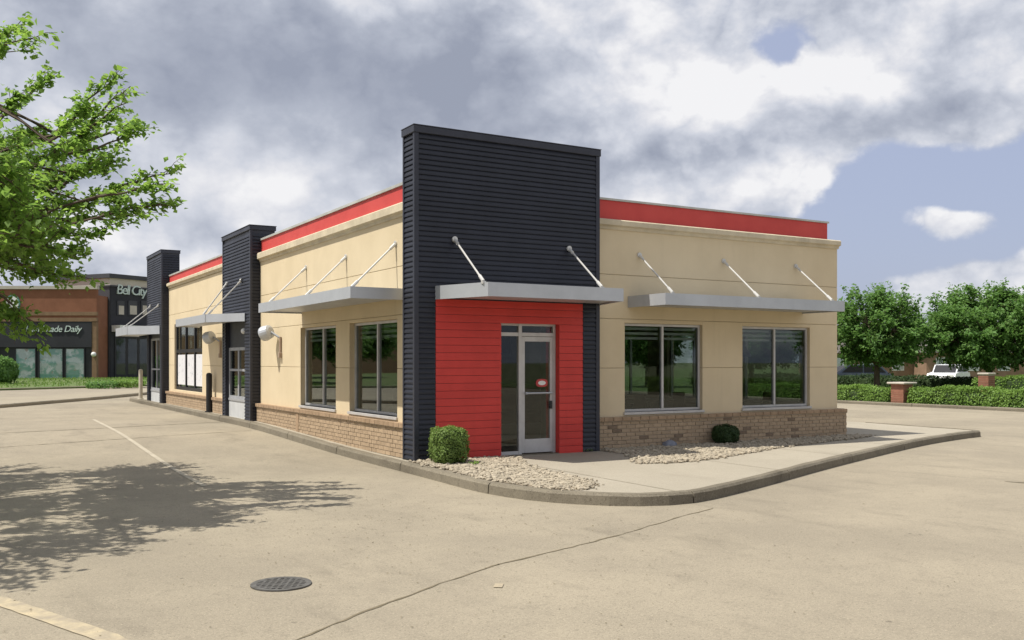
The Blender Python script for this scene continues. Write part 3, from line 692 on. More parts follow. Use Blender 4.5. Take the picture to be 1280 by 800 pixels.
pR = plank_mesh(TW-.08-RPX1-.004, 'siding_plank', M['siding'], PITCH); pS = plank_mesh(TD-.10, 'siding_plank', M['siding'], PITCH, axis='y')
nr = int((TT-.13-.15)/PITCH)
for k in range(nr):
    z = .15+PITCH*(k+.5)
    link('siding_plank', pS, TA, (0.004, .06+(TD-.10)/2, z))
    if z+PITCH/2 > RZ1+.03: link('siding_plank', pA, TA, (TW/2, 0.004, z))
    else:
        link('siding_plank', pL, TA, ((.08+.385-.004)/2, 0.004, z)); link('siding_plank', pR, TA, ((RPX1+.004+TW-.08)/2, 0.004, z))
mb = MB(); mb.cbox(-.004, .078, -.004, .058, .14, TT-.13, .004); mb.cbox(TW-.078, TW+.004, -.004, .05, .14, TT-.13, .004); mb.cbox(-.004, .03, TD-.04, TD+.004, .14, TT-.13, .003); mb.build('corner_trim', M['trim'], TA)
mb = MB(); mb.cbox(-.02, TW+.02, -.02, TD+.02, TT-.13, TT-.018, .006); mb.cbox(-.026, TW+.026, -.026, TD+.026, TT-.016, TT, .004); mb.build('tower_cap', M['trim'], TA)
RP = 0.126
rL = plank_mesh(OPX0-.389, 'red_plank', M['redplank'], RP, proud=.0045); rT = plank_mesh(RPX1-.389, 'red_plank', M['redplank'], RP, proud=.0045); rR = plank_mesh(RPX1-OPX1, 'red_plank', M['redplank'], RP, proud=.0045)
k = 0
z = .135
while z < RZ1-.02:
    h = RP; zc = z+h/2
    if zc+RP/2 <= OPZ+.03: link('red_plank', rL, TA, ((.389+OPX0)/2, 0.012, zc)); link('red_plank', rR, TA, ((OPX1+RPX1)/2, 0.012, zc))
    elif zc+RP/2 < RZ1+.05: link('red_plank', rT, TA, ((.389+RPX1)/2, 0.012, zc))
    z += RP
mb = MB()
mb.box(OPX1+.001, OPX1+.018, .042, TD, .13, OPZ+.02); mb.box(OPX0-.018, OPX0-.001, .042, TD, .13, OPZ+.02); mb.box(OPX0, OPX1, .045, TD, OPZ, OPZ+.018)
mb.build('entrance_reveal', M['redplank'], TA)
# ---- entrance storefront
SF = 0.13
MU0, MU1 = 2.035, 2.10
ES = bpy.data.objects.new('entrance', None); col.objects.link(ES); ES.parent = B; ORG[ES] = ORG[B]
f = MB(); ft = .055
def sb(m, a, b, p, q, d0=0, d1=.07): m.cbox(a, b, SF+d0, SF+d1, p, q, .004)
sb(f, OPX0, OPX0+ft, .14, OPZ); sb(f, OPX1-.052, OPX1-.002, .14, OPZ); sb(f, MU0, MU1, .14, OPZ, -.005)
for a, b in ((OPX0+ft, MU0), (MU1, OPX1-.052)):
    sb(f, a, b, OPZ-.05, OPZ-.002); sb(f, a, b, 2.19, 2.255)
sb(f, OPX0+ft, MU0, .14, .20)
f.build('frame', M['frame'], ES)
DR = MB(); dl, dr_ = MU1+.004, OPX1-.056
for a, b, p, q in ((dl, dl+.06, .16, 2.185), (dr_-.06, dr_, .16, 2.185), (dl+.06, dr_-.06, .16, .40), (dl+.06, dr_-.06, 2.10, 2.185)): sb(DR, a, b, p, q, .006, .058)
door = DR.build('door', M['frame'], ES)
m = MB(); m.box(dl+.06, dr_-.06, SF+.03, SF+.036, .40, 2.10); m.build('pane', M['doorglass'], door)
m = MB(); m.tube([(dl+.05, SF-.045, 1.20), (dr_-.05, SF-.045, 1.20)], .016, 8); m.box(dl+.055, dl+.085, SF-.045, SF+.01, 1.18, 1.22); m.box(dr_-.085, dr_-.055, SF-.045, SF+.01, 1.18, 1.22); m.build('push_bar', M['alu'], door)
m = MB(); m.box(dr_-.075, dr_-.03, SF-.02, SF+.005, .92, 1.06); m.build('lock_plate', M['darkframe'], door)
m = MB(); n = 28
pts = [(2.52+.120*math.copysign(abs(math.cos(t))**.7, math.cos(t)), 1.375+.070*math.copysign(abs(math.sin(t))**.7, math.sin(t))) for t in [2*math.pi*k/n for k in range(n)]]
m.prism(pts, SF+.018, SF+.026, 'y'); ds = m.build('door_sign', M['red_sign'], door)
pts = [(2.52+.078*math.cos(t), 1.375+.040*math.sin(t)) for t in [2*math.pi*k/n for k in range(n)]]
m = MB(); m.prism(pts, SF+.012, SF+.017, 'y'); m.build('sign_face', M['white'], ds)
for a, b, p, q in ((OPX0+ft, MU0, .20, 2.19), (OPX0+ft, MU0, 2.255, OPZ-.05), (MU1, OPX1-.052, 2.255, OPZ-.05)):
    m = MB(); m.box(a, b, SF+.03, SF+.036, p, q); m.build('pane', M['doorglass'], ES)
m = MB(); m.box(OPX0, OPX1, .02, TD+.1, .10, .1435); m.build('threshold', M['kerb'], ES)
# text on a film inside the door sign
def text(s, size, loc, rot, mat, name, parent, extrude=.02, shear=0.0, spacing=1.0, align='CENTER'):
    c = bpy.data.curves.new(name, 'FONT'); c.body = s; c.size = size; c.extrude = extrude; c.align_x = align; c.align_y = 'CENTER'; c.shear = shear
    c.space_character = spacing; c.resolution_u = 3
    t = bpy.data.objects.new(name, c); col.objects.link(t)
    dg = bpy.context.evaluated_depsgraph_get(); me = bpy.data.meshes.new_from_object(t.evaluated_get(dg))
    bpy.data.objects.remove(t); me.materials.clear(); me.materials.append(mat)
    me.transform(Matrix.Translation(Vector(loc)-(ORG[parent] if parent is not None else Vector())) @ rot)
    return link(name, me, parent)
# ---- tower B (with pick-up window) and tower C
def tower_side(name, y0, y1, x0, dep, top, opz, zb, op):
    T = bpy.data.objects.new(name, None); col.objects.link(T); T.parent = B; ORG[T] = ORG[B]
    a, b = op
    m = MB(); m.box(x0+.03, x0+dep, y0+.03, a-.03, zb, opz); m.box(x0+.03, x0+dep, b+.03, y1-.03, zb, opz); m.box(x0+.03, x0+dep, y0+.03, y1-.03, opz, top-.02)
    m.build('tower_core', M['trim'], T)
    s = MB(); prof = [(.028, -PITCH/2), (0, -PITCH/2), (0, -PITCH*.2), (.018, PITCH/2-.006), (.028, PITCH/2-.006)]
    k = 0
    while True:
        z = zb+PITCH*(k+.5)
        if z > top-.16: break
        segs = [(y0+.06, y1-.06)] if z-PITCH/2 > opz else [(y0+.06, a), (b, y1-.06)]
        for p, q in segs:
            s.cr = rng.random(); s.prism([(x0+d_, z+h) for d_, h in prof], p, q, 'y')
        s.cr = rng.random(); s.prism([(y0+d_, z+h) for d_, h in prof], x0+.06, x0+dep-.01, 'x'); k += 1
    s.build('siding', M['siding'], T, kind='stuff')
    m = MB(); m.cbox(x0-.004, x0+.058, y0-.004, y0+.058, zb, top-.12, .004); m.cbox(x0-.004, x0+.058, y1-.058, y1+.004, zb, top-.12, .004); m.build('corner_trim', M['trim'], T)
    m = MB(); m.cbox(x0-.02, x0+dep+.02, y0-.02, y1+.02, top-.12, top-.018, .006); m.cbox(x0-.035, x0+dep+.03, y0-.035, y1+.035, top-.016, top, .004); m.build('tower_cap', M['trim'], T)
    return T
TB = tower_side('side_tower', 9.41, 12.20, -.10, .62, 5.12, 2.80, .20, (9.95, 11.9))
TC = tower_side('side_tower', 20.92, 23.75, -.10, .62, 5.68, 2.80, .20, (21.3, 23.5))
def service_window(T, a, b, zb, base, top, opn, x):
    m = MB(); m.box(x, x+.05, a+.002, b-.002, zb, base); m.build('lower_panel', M['lightgrey'], T)
    m = MB(); m.box(x-.02, x+.05, a+.002, b-.002, base+.002, base+.06); m.build('service_ledge', M['alu'], T)
    f = MB()
    for p, q, r0, r1 in ((a+.002, a+.09, base+.062, top), (b-.09, b-.002, base+.062, top), (a+.09, b-.09, top-.08, top), ((a+b)/2-.05, (a+b)/2+.05, base+.062, top-.08)): f.box(x, x+.06, p, q, r0, r1)
    for p, q in ((a+.09, (a+b)/2-.05), ((a+b)/2+.05, b-.09)): f.box(x+.001, x+.059, p, q, base+.062, base+.13); f.box(x+.001, x+.059, p, q, base+.78, base+.84)
    fr = f.build('service_window', M['grey'], T)
    for p, q in ((a+.09, (a+b)/2-.05), ((a+b)/2+.05, b-.09)):
        m = MB(); m.box(x+.03, x+.036, p, q, base+.13, base+.78); m.build('pane', M['glass'], fr)
        m = MB(); m.box(x+.03, x+.036, p, q, base+.84, top-.08); m.build('pane', M['glass'], fr)
    m = MB(); m.box(x+.01, x+.05, a+.002, b-.002, top+.002, opn); m.build('transom_panel', M['siding'], T)
    m = MB(); m.box(x+.9, x+.95, a-.4, b+.4, zb, opn); m.build('inner_wall', M['room'], T)
service_window(TB, 9.95, 11.9, .20, .72, 2.12, 2.80, .0)
service_window(TC, 21.3, 23.5, .20, .66, 2.6, 2.80, .0)
# ---- canopies with support rods
def canopy(pts, z0, z1, rods, back):
    """pts: plan polygon; rods: (wall point, canopy point)"""
    c = MB(); c.prism(pts, z0+.03, z1-.02); cx_ = sum(p[0] for p in pts)/len(pts); cy_ = sum(p[1] for p in pts)/len(pts)
    root = bpy.data.objects.new('canopy', None); col.objects.link(root); root.parent = B; ORG[root] = ORG[B]
    c.build('deck', M['canopy'], root)
    n = len(pts); f = MB(); t = .035
    ins = []
    area = sum(pts[i][0]*pts[(i+1) % n][1]-pts[(i+1) % n][0]*pts[i][1] for i in range(n)); sg = 1 if area > 0 else -1
    for i in range(n):
        a, b = Vector(pts[i]), Vector(pts[(i+1) % n]); dd = (b-a).normalized(); nn = Vector((dd.y, -dd.x))*sg
        q = [(a+nn*.002), (b+nn*.002), (b+nn*t), (a+nn*t)]
        if (i in back): continue
        e = dd*t*.98
        q = [(a-e+nn*.002)[:], (b+e+nn*.002)[:], (b+e+nn*t)[:], (a-e+nn*t)[:]]
        if sg < 0: q = q[::-1]
        f.prism(q, z0+.001*i, z1-.001*i)
    f.build('fascia', M['canopy'], root)
    for w, p in rods:
        w, p = Vector(w), Vector(p); m = MB(); dv = (p-w).normalized()
        m.tube([w, p], .016, 8)
        m.tube([w+dv*.02, w+dv*.14], .028, 8); m.tube([p-dv*.16, p-dv*.01], .028, 8)
        rd = m.build('support_rod', M['rod'], root)
        pl = MB(); out = Vector((p.x-w.x, p.y-w.y, 0)).normalized()
        pl.tube([w-out*.012, w+out*.02], .048, 14); pl.build('wall_plate', M['rod'], rd)
        pm = MB(); pm.box(p.x-.03, p.x+.03, p.y-.03, p.y+.03, z1-.022, z1+.02); pm.build('rod_bracket', M['rod'], rd)
    return root
canopy([(.42, -.01), (.77, -1.08), (3.32, -1.08), (3.64, -.01)], 2.765, 2.985, [((.722, -.01, 3.765), (.722, -1.0, 3.0)), ((2.99, -.01, 3.748), (2.99, -1.0, 3.0))], {3})
canopy([(4.56, .28), (4.56, -.76), (9.15, -.76), (9.15, .28)], 2.765, 2.975, [((X_, .29, 3.765), (X_, -.68, 2.99)) for X_ in (4.79, 6.917, 8.95)], {3})
canopy([(.14, 6.15), (-.76, 6.15), (-.76, .80), (.14, .80)], 2.79, 2.985, [((.145, Y_, 3.775), (-.66, Y_, 2.99)) for Y_ in (5.87, 3.463, 1.08)], {3})
canopy([(-.11, 15.0), (-.80, 14.6), (-.80, 11.0), (-.11, 9.9)], 2.755, 2.965, [((-.11, Y_, z_), (-.72, Y_, 2.98)) for Y_, z_ in ((11.7, 3.83), (9.98, 3.78))][:1] + [((-.11, 10.2, 3.80), (-.70, 11.2, 2.98))], {3})
canopy([(-.11, 25.6), (-.95, 25.2), (-.95, 22.6), (-.11, 21.2)], 2.72, 3.02, [((-.11, 21.3, 3.75), (-.85, 22.9, 3.03)), ((-.11, 22.9, 3.80), (-.85, 24.4, 3.03))], {3})
# downpipe stains modelled as drip strips: rain spout on left base
mb = MB(); mb.box(LBX-.012, LBX+.004, 6.10, 6.26, .15, .632); mb.build('drain_pipe', M['cap'], B)
# ------------------------------------------------------------------ wall lamps
def wall_lamp(y, z, label, yaw):
    t = thing('wall_lamp', label, 'wall light', (WX, y, z), 'grey floodlights on the side wall')
    m = MB(); c = Vector((WX-.26, y+.10, z)); ax = Vector((-.55, .75, -.30)).normalized()
    m.tube([c-ax*.13, c-ax*.10, c+ax*.06, c+ax*.12, c+ax*.13], [.10, .155, .18, .165, .14], 18); h = m.build('lamp_head', M['canopy'], t, smooth=False)
    m = MB(); m.tube([c+ax*.131, c+ax*.136], .135, 18); m.build('lens', M['grey'], h)
    m = MB(); m.tube([c-ax*.1, (WX-.06, y-.16, z-.10), (WX-.012, y-.20, z-.14)], .026, 8); m.build('bracket', M['grey'], t)
    m = MB(); m.tube([(WX-.03, y-.20, z-.10), (WX-.03, y-.20, z-.46)], .030, 8); m.build('conduit', M['conduit'], t)
    m = MB(); m.cbox(WX-.075, WX+.002, y-.25, y-.15, z-.58, z-.46, .006); m.build('junction_box', M['conduit'], t)
    return t
wall_lamp(7.85, 2.42, 'grey floodlight on the tan wall between the left awning and the middle tower', 0)
wall_lamp(13.55, 2.44, 'grey floodlight on the tan wall between the middle tower and the dark poster window', 0)
t = thing('globe_lamp', 'small round white lamp inside the alcove of the middle tower', 'wall light', (.01, 10.12, 2.52))
m = MB(); m.lathe((-.07, 10.12, 2.52), [(.075*math.sin(a), -.075*math.cos(a)) for a in [.2+2.74*k/8 for k in range(9)]], 14); m.build('globe', M['white'], t, smooth=True)
m = MB(); m.tube([(.008, 10.12, 2.52), (-.05, 10.12, 2.52)], .04, 10); m.build('base_plate', M['grey'], t)
# ------------------------------------------------------------------ posts
def bollard(name, x, y, h, r, mat, label):
    z = gz(x, y)+.14; t = thing(name, label, 'bollard', (x, y, z))
    m = MB(); m.lathe((x, y, z), [(r, -.02), (r, h-.05), (r*.92, h-.015), (r*.6, h+.01), (r*.2, h+.02)], 16); m.build('shaft', mat, t)
    m = MB(); m.lathe((x, y, z), [(r*1.45, -.01), (r*1.45, .03), (r*1.05, .035)], 16); m.build('base_collar', mat, t)
bollard('bollard', -.02, 14.1, 1.12, .085, M['black'], 'black bollard on the kerb in front of the middle tower')
bollard('bollard', -.10, 25.15, 1.15, .075, M['post'], 'cream painted bollard on the kerb by the farthest tower')
# ------------------------------------------------------------------ drain grate
gx, gy, gr = -4.19, -6.645, .235
dt = thing('drain_cover', 'round cast iron drain grate set in the concrete lot', 'drain', (gx, gy, 0))
m = MB(); n = 32
ring = []
for r_, z in ((gr, .002), (gr, .012), (gr-.045, .012), (gr-.045, .003)): ring.append([(gx+r_*math.cos(2*math.pi*k/n), gy+r_*math.sin(2*math.pi*k/n), z) for k in range(n)])
m.add([p for r_ in ring for p in r_], [(i*n+k, i*n+(k+1) % n, (i+1)*n+(k+1) % n, (i+1)*n+k) for i in range(3) for k in range(n)]); m.build('rim', M['iron'], dt)
m = MB(); m.add([(gx+(gr-.01)*math.cos(2*math.pi*k/n), gy+(gr-.01)*math.sin(2*math.pi*k/n), .004) for k in range(n)], [list(range(n))]); m.build('pit', M['pit'], dt)
ri = gr-.035
rot = R(-28)
for i in range(-4, 5):
    c = i*.048
    if abs(c) < ri-.01:
        hl = math.sqrt(ri*ri-c*c)
        for ang in (rot, rot+math.pi/2):
            dv = Vector((math.cos(ang), math.sin(ang), 0)); nv = Vector((-dv.y, dv.x, 0)); p = Vector((gx, gy, 0))+nv*c
            w = .013 if ang == rot else .009; zt = .0115 if ang == rot else .0105
            q = [p-dv*hl-nv*w, p+dv*hl-nv*w, p+dv*hl+nv*w, p-dv*hl+nv*w]
            m = MB(); m.prism([v[:2] for v in q], .005, zt); m.build('bar', M['iron'], dt)
# ------------------------------------------------------------------ gravel beds
def inside(p, poly):
    x, y = p; r_ = False; j = len(poly)-1
    for i in range(len(poly)):
        if (poly[i][1] > y) != (poly[j][1] > y) and x < (poly[j][0]-poly[i][0])*(y-poly[i][1])/(poly[j][1]-poly[i][1])+poly[i][0]: r_ = not r_
        j = i
    return r_
def gravel(poly, count, name, smin, smax):
    sheet(name+'_bed', poly, .141, M['gravelbase'], 1.0)
    base = bmesh.new(); bmesh.ops.create_icosphere(base, subdivisions=1, radius=1); base.verts.index_update()
    bv = np.array([v.co[:] for v in base.verts]); bf = [[v.index for v in f.verts] for f in base.faces]; base.free()
    xs = [p[0] for p in poly]; ys = [p[1] for p in poly]; m = MB(); k = 0
    while k < count:
        p = (rng.uniform(min(xs), max(xs)), rng.uniform(min(ys), max(ys)))
        ext = (p[0]+rng.gauss(0, .05), p[1]+rng.gauss(0, .05))
        if not inside(p, poly): continue
        s = rng.uniform(smin, smax)*(1.5 if rng.random() < .1 else 1); sc = np.array([rng.uniform(.8, 1.5), rng.uniform(.7, 1.2), rng.uniform(.45, .8)])*s
        jit = 1+npr.uniform(-.18, .18, (len(bv), 1)); a = rng.uniform(0, 6.28); ca, sa = math.cos(a), math.sin(a)
        v = bv*jit*sc; v = np.stack([v[:, 0]*ca-v[:, 1]*sa, v[:, 0]*sa+v[:, 1]*ca, v[:, 2]], 1)
        z = gz(*ext)+.145+rng.uniform(.0, .5)*s
        m.cr = rng.random(); m.add((v+np.array([ext[0], ext[1], z])).tolist(), bf); k += 1
    return tag(m.build(name, M['stone'], None, kind='stuff'))
bed1 = [(-.06, -.05), (1.62, -.05), (1.55, -.75), (1.28, -1.3), (1.12, -2.2), (1.05, -3.2), (.85, -3.85), (.42, -4.16), (.20, -4.02), (.02, -3.6), (-.12, -2.8), (-.10, -1.4)]
bed2 = [(3.70, .14), (3.72, -.75), (3.30, -1.4), (2.95, -2.05), (3.5, -2.28), (4.25, -2.18), (5.4, -1.78), (6.7, -1.25), (8.2, -.85), (10.4, -.35), (10.9, -.05), (10.5, .14)]
gv1 = gravel(bed1, 4200, 'gravel', .013, .033); gv2 = gravel(bed2, 7500, 'gravel', .013, .034)
# ------------------------------------------------------------------ shrubs, rock, weeds
def leaf_shell(fn, n, size, jitter):
    """fn(k) -> (pos, outward normal)"""
    C = []; D = []; N = []; S = []
    for _ in range(n):
        p, nn = fn(); dr = Vector((rng.gauss(0, 1), rng.gauss(0, 1), rng.gauss(.3, 1)))
        nn2 = (nn+Vector((rng.gauss(0, .45), rng.gauss(0, .45), rng.gauss(.1, .45)))).normalized()
        C.append(p+nn*rng.gauss(0, jitter)); D.append(dr-nn2*dr.dot(nn2)+nn2*.35); N.append(nn2); S.append(size*rng.uniform(.6, 1.3))
    return leaves(C, D, N, S)
def superell(c, rx, ry, rz, e):
    def fn():
        while True:
            v = Vector((rng.gauss(0, 1), rng.gauss(0, 1), rng.gauss(0, 1)))
            if v.length > .1: break
        v.normalize(); k = (abs(v.x)**e+abs(v.y)**e+abs(v.z)**e)**(-1/e); q = v*k
        nn = Vector((math.copysign(abs(q.x)**(e-1), q.x)/rx, math.copysign(abs(q.y)**(e-1), q.y)/ry, math.copysign(abs(q.z)**(e-1), q.z)/rz)).normalized()
        bumpk = 1+.08*math.sin(7*v.x+3*v.z)*math.sin(6*v.y+2*v.z+1)
        depth = 1-abs(rng.gauss(0, .05))
        return Vector(c)+Vector((q.x*rx, q.y*ry, q.z*rz))*bumpk*depth, nn
    return fn
def shrub(x, y, rx, ry, h, label, mat, n, size, e=4, name='shrub'):
    z = gz(x, y)+.14; t = thing(name, label, 'shrub', (x, y, z))
    c = (x, y, z+h*.52); fn = superell(c, rx, ry, h*.5, e)
    leaf_object('foliage', leaf_shell(fn, n, size, .012), mat, t)
    m = MB()
    for k in range(9):
        a = 2*math.pi*k/9; m.tube([(x+.02*math.cos(a), y+.02*math.sin(a), z-.02), (x+rx*.35*math.cos(a), y+ry*.35*math.sin(a), z+h*.35), (x+rx*.7*math.cos(a+.3), y+ry*.7*math.sin(a+.3), z+h*.75)], [.014, .009, .004], 5)
    m.build('stem', M['bark'], t)
    m = MB(); bm = bmesh.new(); bmesh.ops.create_icosphere(bm, subdivisions=2, radius=1)
    for v in bm.verts:
        q = v.co.normalized(); k = (abs(q.x)**e+abs(q.y)**e+abs(q.z)**e)**(-1/e); v.co = Vector(c)+Vector((q.x*rx, q.y*ry, q.z*h*.5))*k*.86
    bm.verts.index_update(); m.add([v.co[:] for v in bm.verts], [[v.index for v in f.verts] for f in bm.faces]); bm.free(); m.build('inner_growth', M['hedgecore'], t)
shrub(.32, -.58, .27, .27, .56, 'bright green boxy clipped shrub at the foot of the corner tower', M['leaf_shrub'], 7000, .034, 4)
shrub(6.62, -.08, .26, .22, .36, 'small dark round shrub in front of the brick base between two windows', M['leaf_dark'], 4200, .034, 2.6)
t = thing('rock', 'blue grey rounded rock beside the brick base left of the dark shrub', 'rock', (5.31, .03, .14))
bm = bmesh.new(); bmesh.ops.create_icosphere(bm, subdivisions=3, radius=1)
for v in bm.verts:
    n_ = 1+.09*math.sin(3*v.co.x+1)*math.cos(4*v.co.y)+.05*math.sin(9*v.co.z+5*v.co.x); v.co = Vector((v.co.x*.155*n_, v.co.y*.12*n_, max(v.co.z*.095*n_, -.03)))
me = bpy.data.meshes.new('rock_body'); bm.to_mesh(me); bm.free(); me.materials.append(M['bluestone']); me.shade_smooth(); link('rock_body', me, t, (5.31, .03, .165))
def tuft(x, y, label, n=26):
    t = thing('weed', label, 'weed', (x, y, gz(x, y)+.145)); C = []; D = []; N = []; S = []
    for k in range(n):
        a = rng.uniform(0, 6.28); r_ = rng.uniform(.0, .10); C.append((x+r_*math.cos(a)*1.3, y+r_*math.sin(a), gz(x, y)+.165+rng.uniform(0, .03))); D.append((math.cos(a), math.sin(a), rng.uniform(.2, .8))); N.append((rng.gauss(0, .3), rng.gauss(0, .3), 1)); S.append(rng.uniform(.05, .09))
    leaf_object('foliage', leaves(C, D, N, S, .35), M['leaf_hedge'], t)
tuft(.56, -1.0, 'low green weed tuft in the gravel beside the clipped shrub')
tuft(3.40, -.05, 'tiny weed tuft at the right foot of the entrance door', 12)
# litter on the lot (dry leaves and dirt)
C = []; D = []; N = []; S = []
for k in range(1700):
    x, y = rng.uniform(-7, 6), rng.uniform(-9.5, 3.5)
    if rng.random() < .5: x, y = rng.gauss(-2, 1.8), rng.gauss(-4.2, 1.8)
    if x > -.4 and y > -5.2: continue
    C.append((x, y, gz(x, y)+.008)); a = rng.uniform(0, 6.28); D.append((math.cos(a), math.sin(a), .1)); N.append((rng.gauss(0, .2), rng.gauss(0, .2), 1)); S.append(rng.uniform(.008, .026))
leaf_object('leaf_litter', leaves(C, D, N, S, .6, .1), M['litter'], None)
# ------------------------------------------------------------------ trees
def limb_path(a, b, sag, n=5, wig=.08):
    a, b = Vector(a), Vector(b); L = (b-a).length; out = []
    for k in range(n+1):
        t_ = k/n; p = a.lerp(b, t_); p.z += sag*L*math.sin(math.pi*t_)
        if 0 < k < n: p += Vector((rng.gauss(0, wig), rng.gauss(0, wig), rng.gauss(0, wig)))*L*.25
        out.append(p)
    return out
def tree(name, label, base, trunk_h, trunk_r, hubs, tips, mat, twig=(7, .75), lpt=22, lsize=.11, group=None, updir=.25, dist_fill=0.0):
    """hubs: primary limb ends; tips: branch ends; sprays of twigs with leaves at each tip"""
    base = Vector(base); t = thing(name, label, 'tree', base, group)
    top = base+Vector((0, 0, trunk_h)); m = MB()
    m.tube([base+Vector((0, 0, -.1)), base+Vector((0, 0, .12)), base+Vector((.02, .01, trunk_h*.5)), top], [trunk_r*1.5, trunk_r*1.1, trunk_r*.92, trunk_r*.8], 12); m.build('trunk', M['bark'], t)
    br = MB(); nodes = []
    for h in hubs:
        P = limb_path(top, h, .08, 6, .05); br.tube(P, [trunk_r*.40*(1-.85*k/6) for k in range(7)], 7, False); nodes += P[2:]
    C = []; D = []; N = []; S = []
    cen = sum(nodes, Vector())/len(nodes)
    for tp in tips:
        start = None
        if isinstance(tp, tuple) and len(tp) == 2: tp, start = tp
        tp = Vector(tp); nd = min(nodes, key=lambda q: (q-tp).length)
        if start is not None:
            start = Vector(start); nd = min(nodes, key=lambda q: (q-start).length); br.tube(limb_path(nd, start, .04, 4, .06), [.026, .022, .018, .015, .012], 5, False); nd = start
        P = limb_path(nd, tp, -.03 if rng.random() < .4 else .05, 5, .07); L = (tp-nd).length
        br.tube(P, [max(.006, .028*min(1.5, L)*(1-.85*k/5)) for k in range(6)], 5, False)
        dirv = (P[-1]-P[-3]).normalized()
        nt_, tl = twig; sp_ = 1.0
        if start is not None: nt_, tl, sp_ = int(8+L*4), .30, .75
        for k in range(nt_):
            f_ = rng.uniform(.35 if start is None else .05, 1.0); i = min(int(f_*5), 4); o = P[i].lerp(P[i+1], f_*5-i)
            tv = (dirv*1.0+Vector((rng.gauss(0, .55), rng.gauss(0, .55), rng.gauss(updir*.6, .38)))*sp_).normalized(); ll = tl*rng.uniform(.55, 1.15)*(0.5 if f_ < .4 else 1)
            e = o+tv*ll; br.tube([o, o.lerp(e, .5)+Vector((0, 0, .03)), e], [.006, .004, .002], 4, False)
            for q in range(lpt if start is None else 17):
                s_ = rng.uniform(.08, 1.05); p = o+tv*ll*s_+Vector((rng.gauss(0, .055), rng.gauss(0, .055), rng.gauss(0, .045)))*(lsize/.11)
                dv = tv*.6+Vector((rng.gauss(0, .7), rng.gauss(0, .7), rng.gauss(-.15, .4))); C.append(p); D.append(dv); N.append((rng.gauss(0, .45), rng.gauss(0, .45), rng.uniform(.5, 1.1))); S.append(lsize*rng.uniform(.6, 1.25))
    br.build('branches', M['bark'], t, kind='stuff')
    leaf_object('crown', leaves(C, D, N, S, .68), mat, t)
    return t
# near tree at left
TB0 = (-8.9, .3, gz(-8.9, .3))
hubs = [at(-60, 300, 12.0), at(-40, 205, 12.2), at(-60, 110, 11.6), at(-70, 330, 11.0), at(-30, 260, 13.2), (-8.6, 3.2, 4.6), (-8.4, -3.0, 4.3), (-11.5, .6, 4.6), (-9.6, 1.5, 6.2), (-11, -2.2, 4.2), (-11, 3, 4.4), (-7.0, 2.2, 4.0), (-7.2, -2.4, 4.4), (-8.6, .3, 6.4)]
tips = []
for x0, y0, x1, y1 in ((-25, 70, 44, 47), (-25, 58, 18, 38), (-20, 72, 30, 62), (-10, 160, 60, 102), (-15, 150, 20, 128), (68, 168, 141, 102), (60, 178, 118, 122), (102, 165, 163, 108), (90, 180, 160, 128), (60, 205, 174, 150), (85, 192, 168, 166), (70, 238, 150, 187),
                       (105, 252, 214, 217), (120, 246, 196, 232), (128, 270, 222, 258), (70, 275, 176, 269), (40, 290, 124, 293), (50, 312, 93, 318), (25, 300, 66, 335), (-10, 205, 58, 164), (15, 190, 100, 152), (10, 240, 92, 206), (-15, 272, 72, 250),
                       (0, 302, 62, 290), (0, 218, 72, 190), (35, 232, 122, 212), (-25, 188, 40, 168), (20, 262, 102, 270), (55, 262, 142, 240), (20, 215, 110, 178), (-10, 250, 40, 225), (-20, 300, 30, 312), (30, 245, 84, 228), (80, 215, 140, 205), (-20, 235, 30, 205), (10, 280, 80, 276), (90, 262, 150, 252)):
    D1 = rng.uniform(10.8, 13.0); tips.append((tuple(at(x1, y1, D1)), tuple(at(x0, y0, D1+rng.uniform(-.4, .2)))))
for px, py, D_ in ((86, 345, 11.9), (12, 405, 11.5), (44, 408, 11.6), (-8, 402, 11.4), (55, 342, 12), (24, 328, 12)):
    tips.append(at(px, py, D_))
tips += [(-7.9, -5.2, 3.5), (-8.1, -4.9, 3.8), (-7.5, -4.6, 3.4), (-7.1, -4.5, 3.0), (-8.6, -4.7, 3.9), (-8.0, -4.3, 3.0), (-7.4, -4.0, 4.0), (-7.7, -3.4, 4.2), (-7.0, -3.7, 3.4)]
def proj_px(p):
    dv = Vector(p)-CAM; return 640+FPX*dv.dot(RGT)/max(dv.dot(FWD), .1)
k = 0
while k < 240:
    v = Vector((rng.gauss(0, 1), rng.gauss(0, 1), rng.gauss(0, 1))).normalized()*(rng.random()**.4)
    p = Vector((-8.7+v.x*4.6, .0+v.y*4.6, 4.5+v.z*2.3))
    if proj_px(p) < -95 and p.z > 2.4: tips.append(p); k += 1
while k < 350:      # crown beyond the visible edge, only where it is seen through the near sprays
    px, py = rng.uniform(-60, 125), rng.uniform(180, 312); D_ = rng.uniform(9.4, 15.2)
    k += .55
    if px < -15+(py-150)*.50: tips.append(at(px, py, D_))
tree('maple_tree', 'leafy bright green tree overhanging the parking lot from the left edge', TB0, 2.2, .16, hubs, tips, M['leaf_near'], (8, .62), 24, .088)
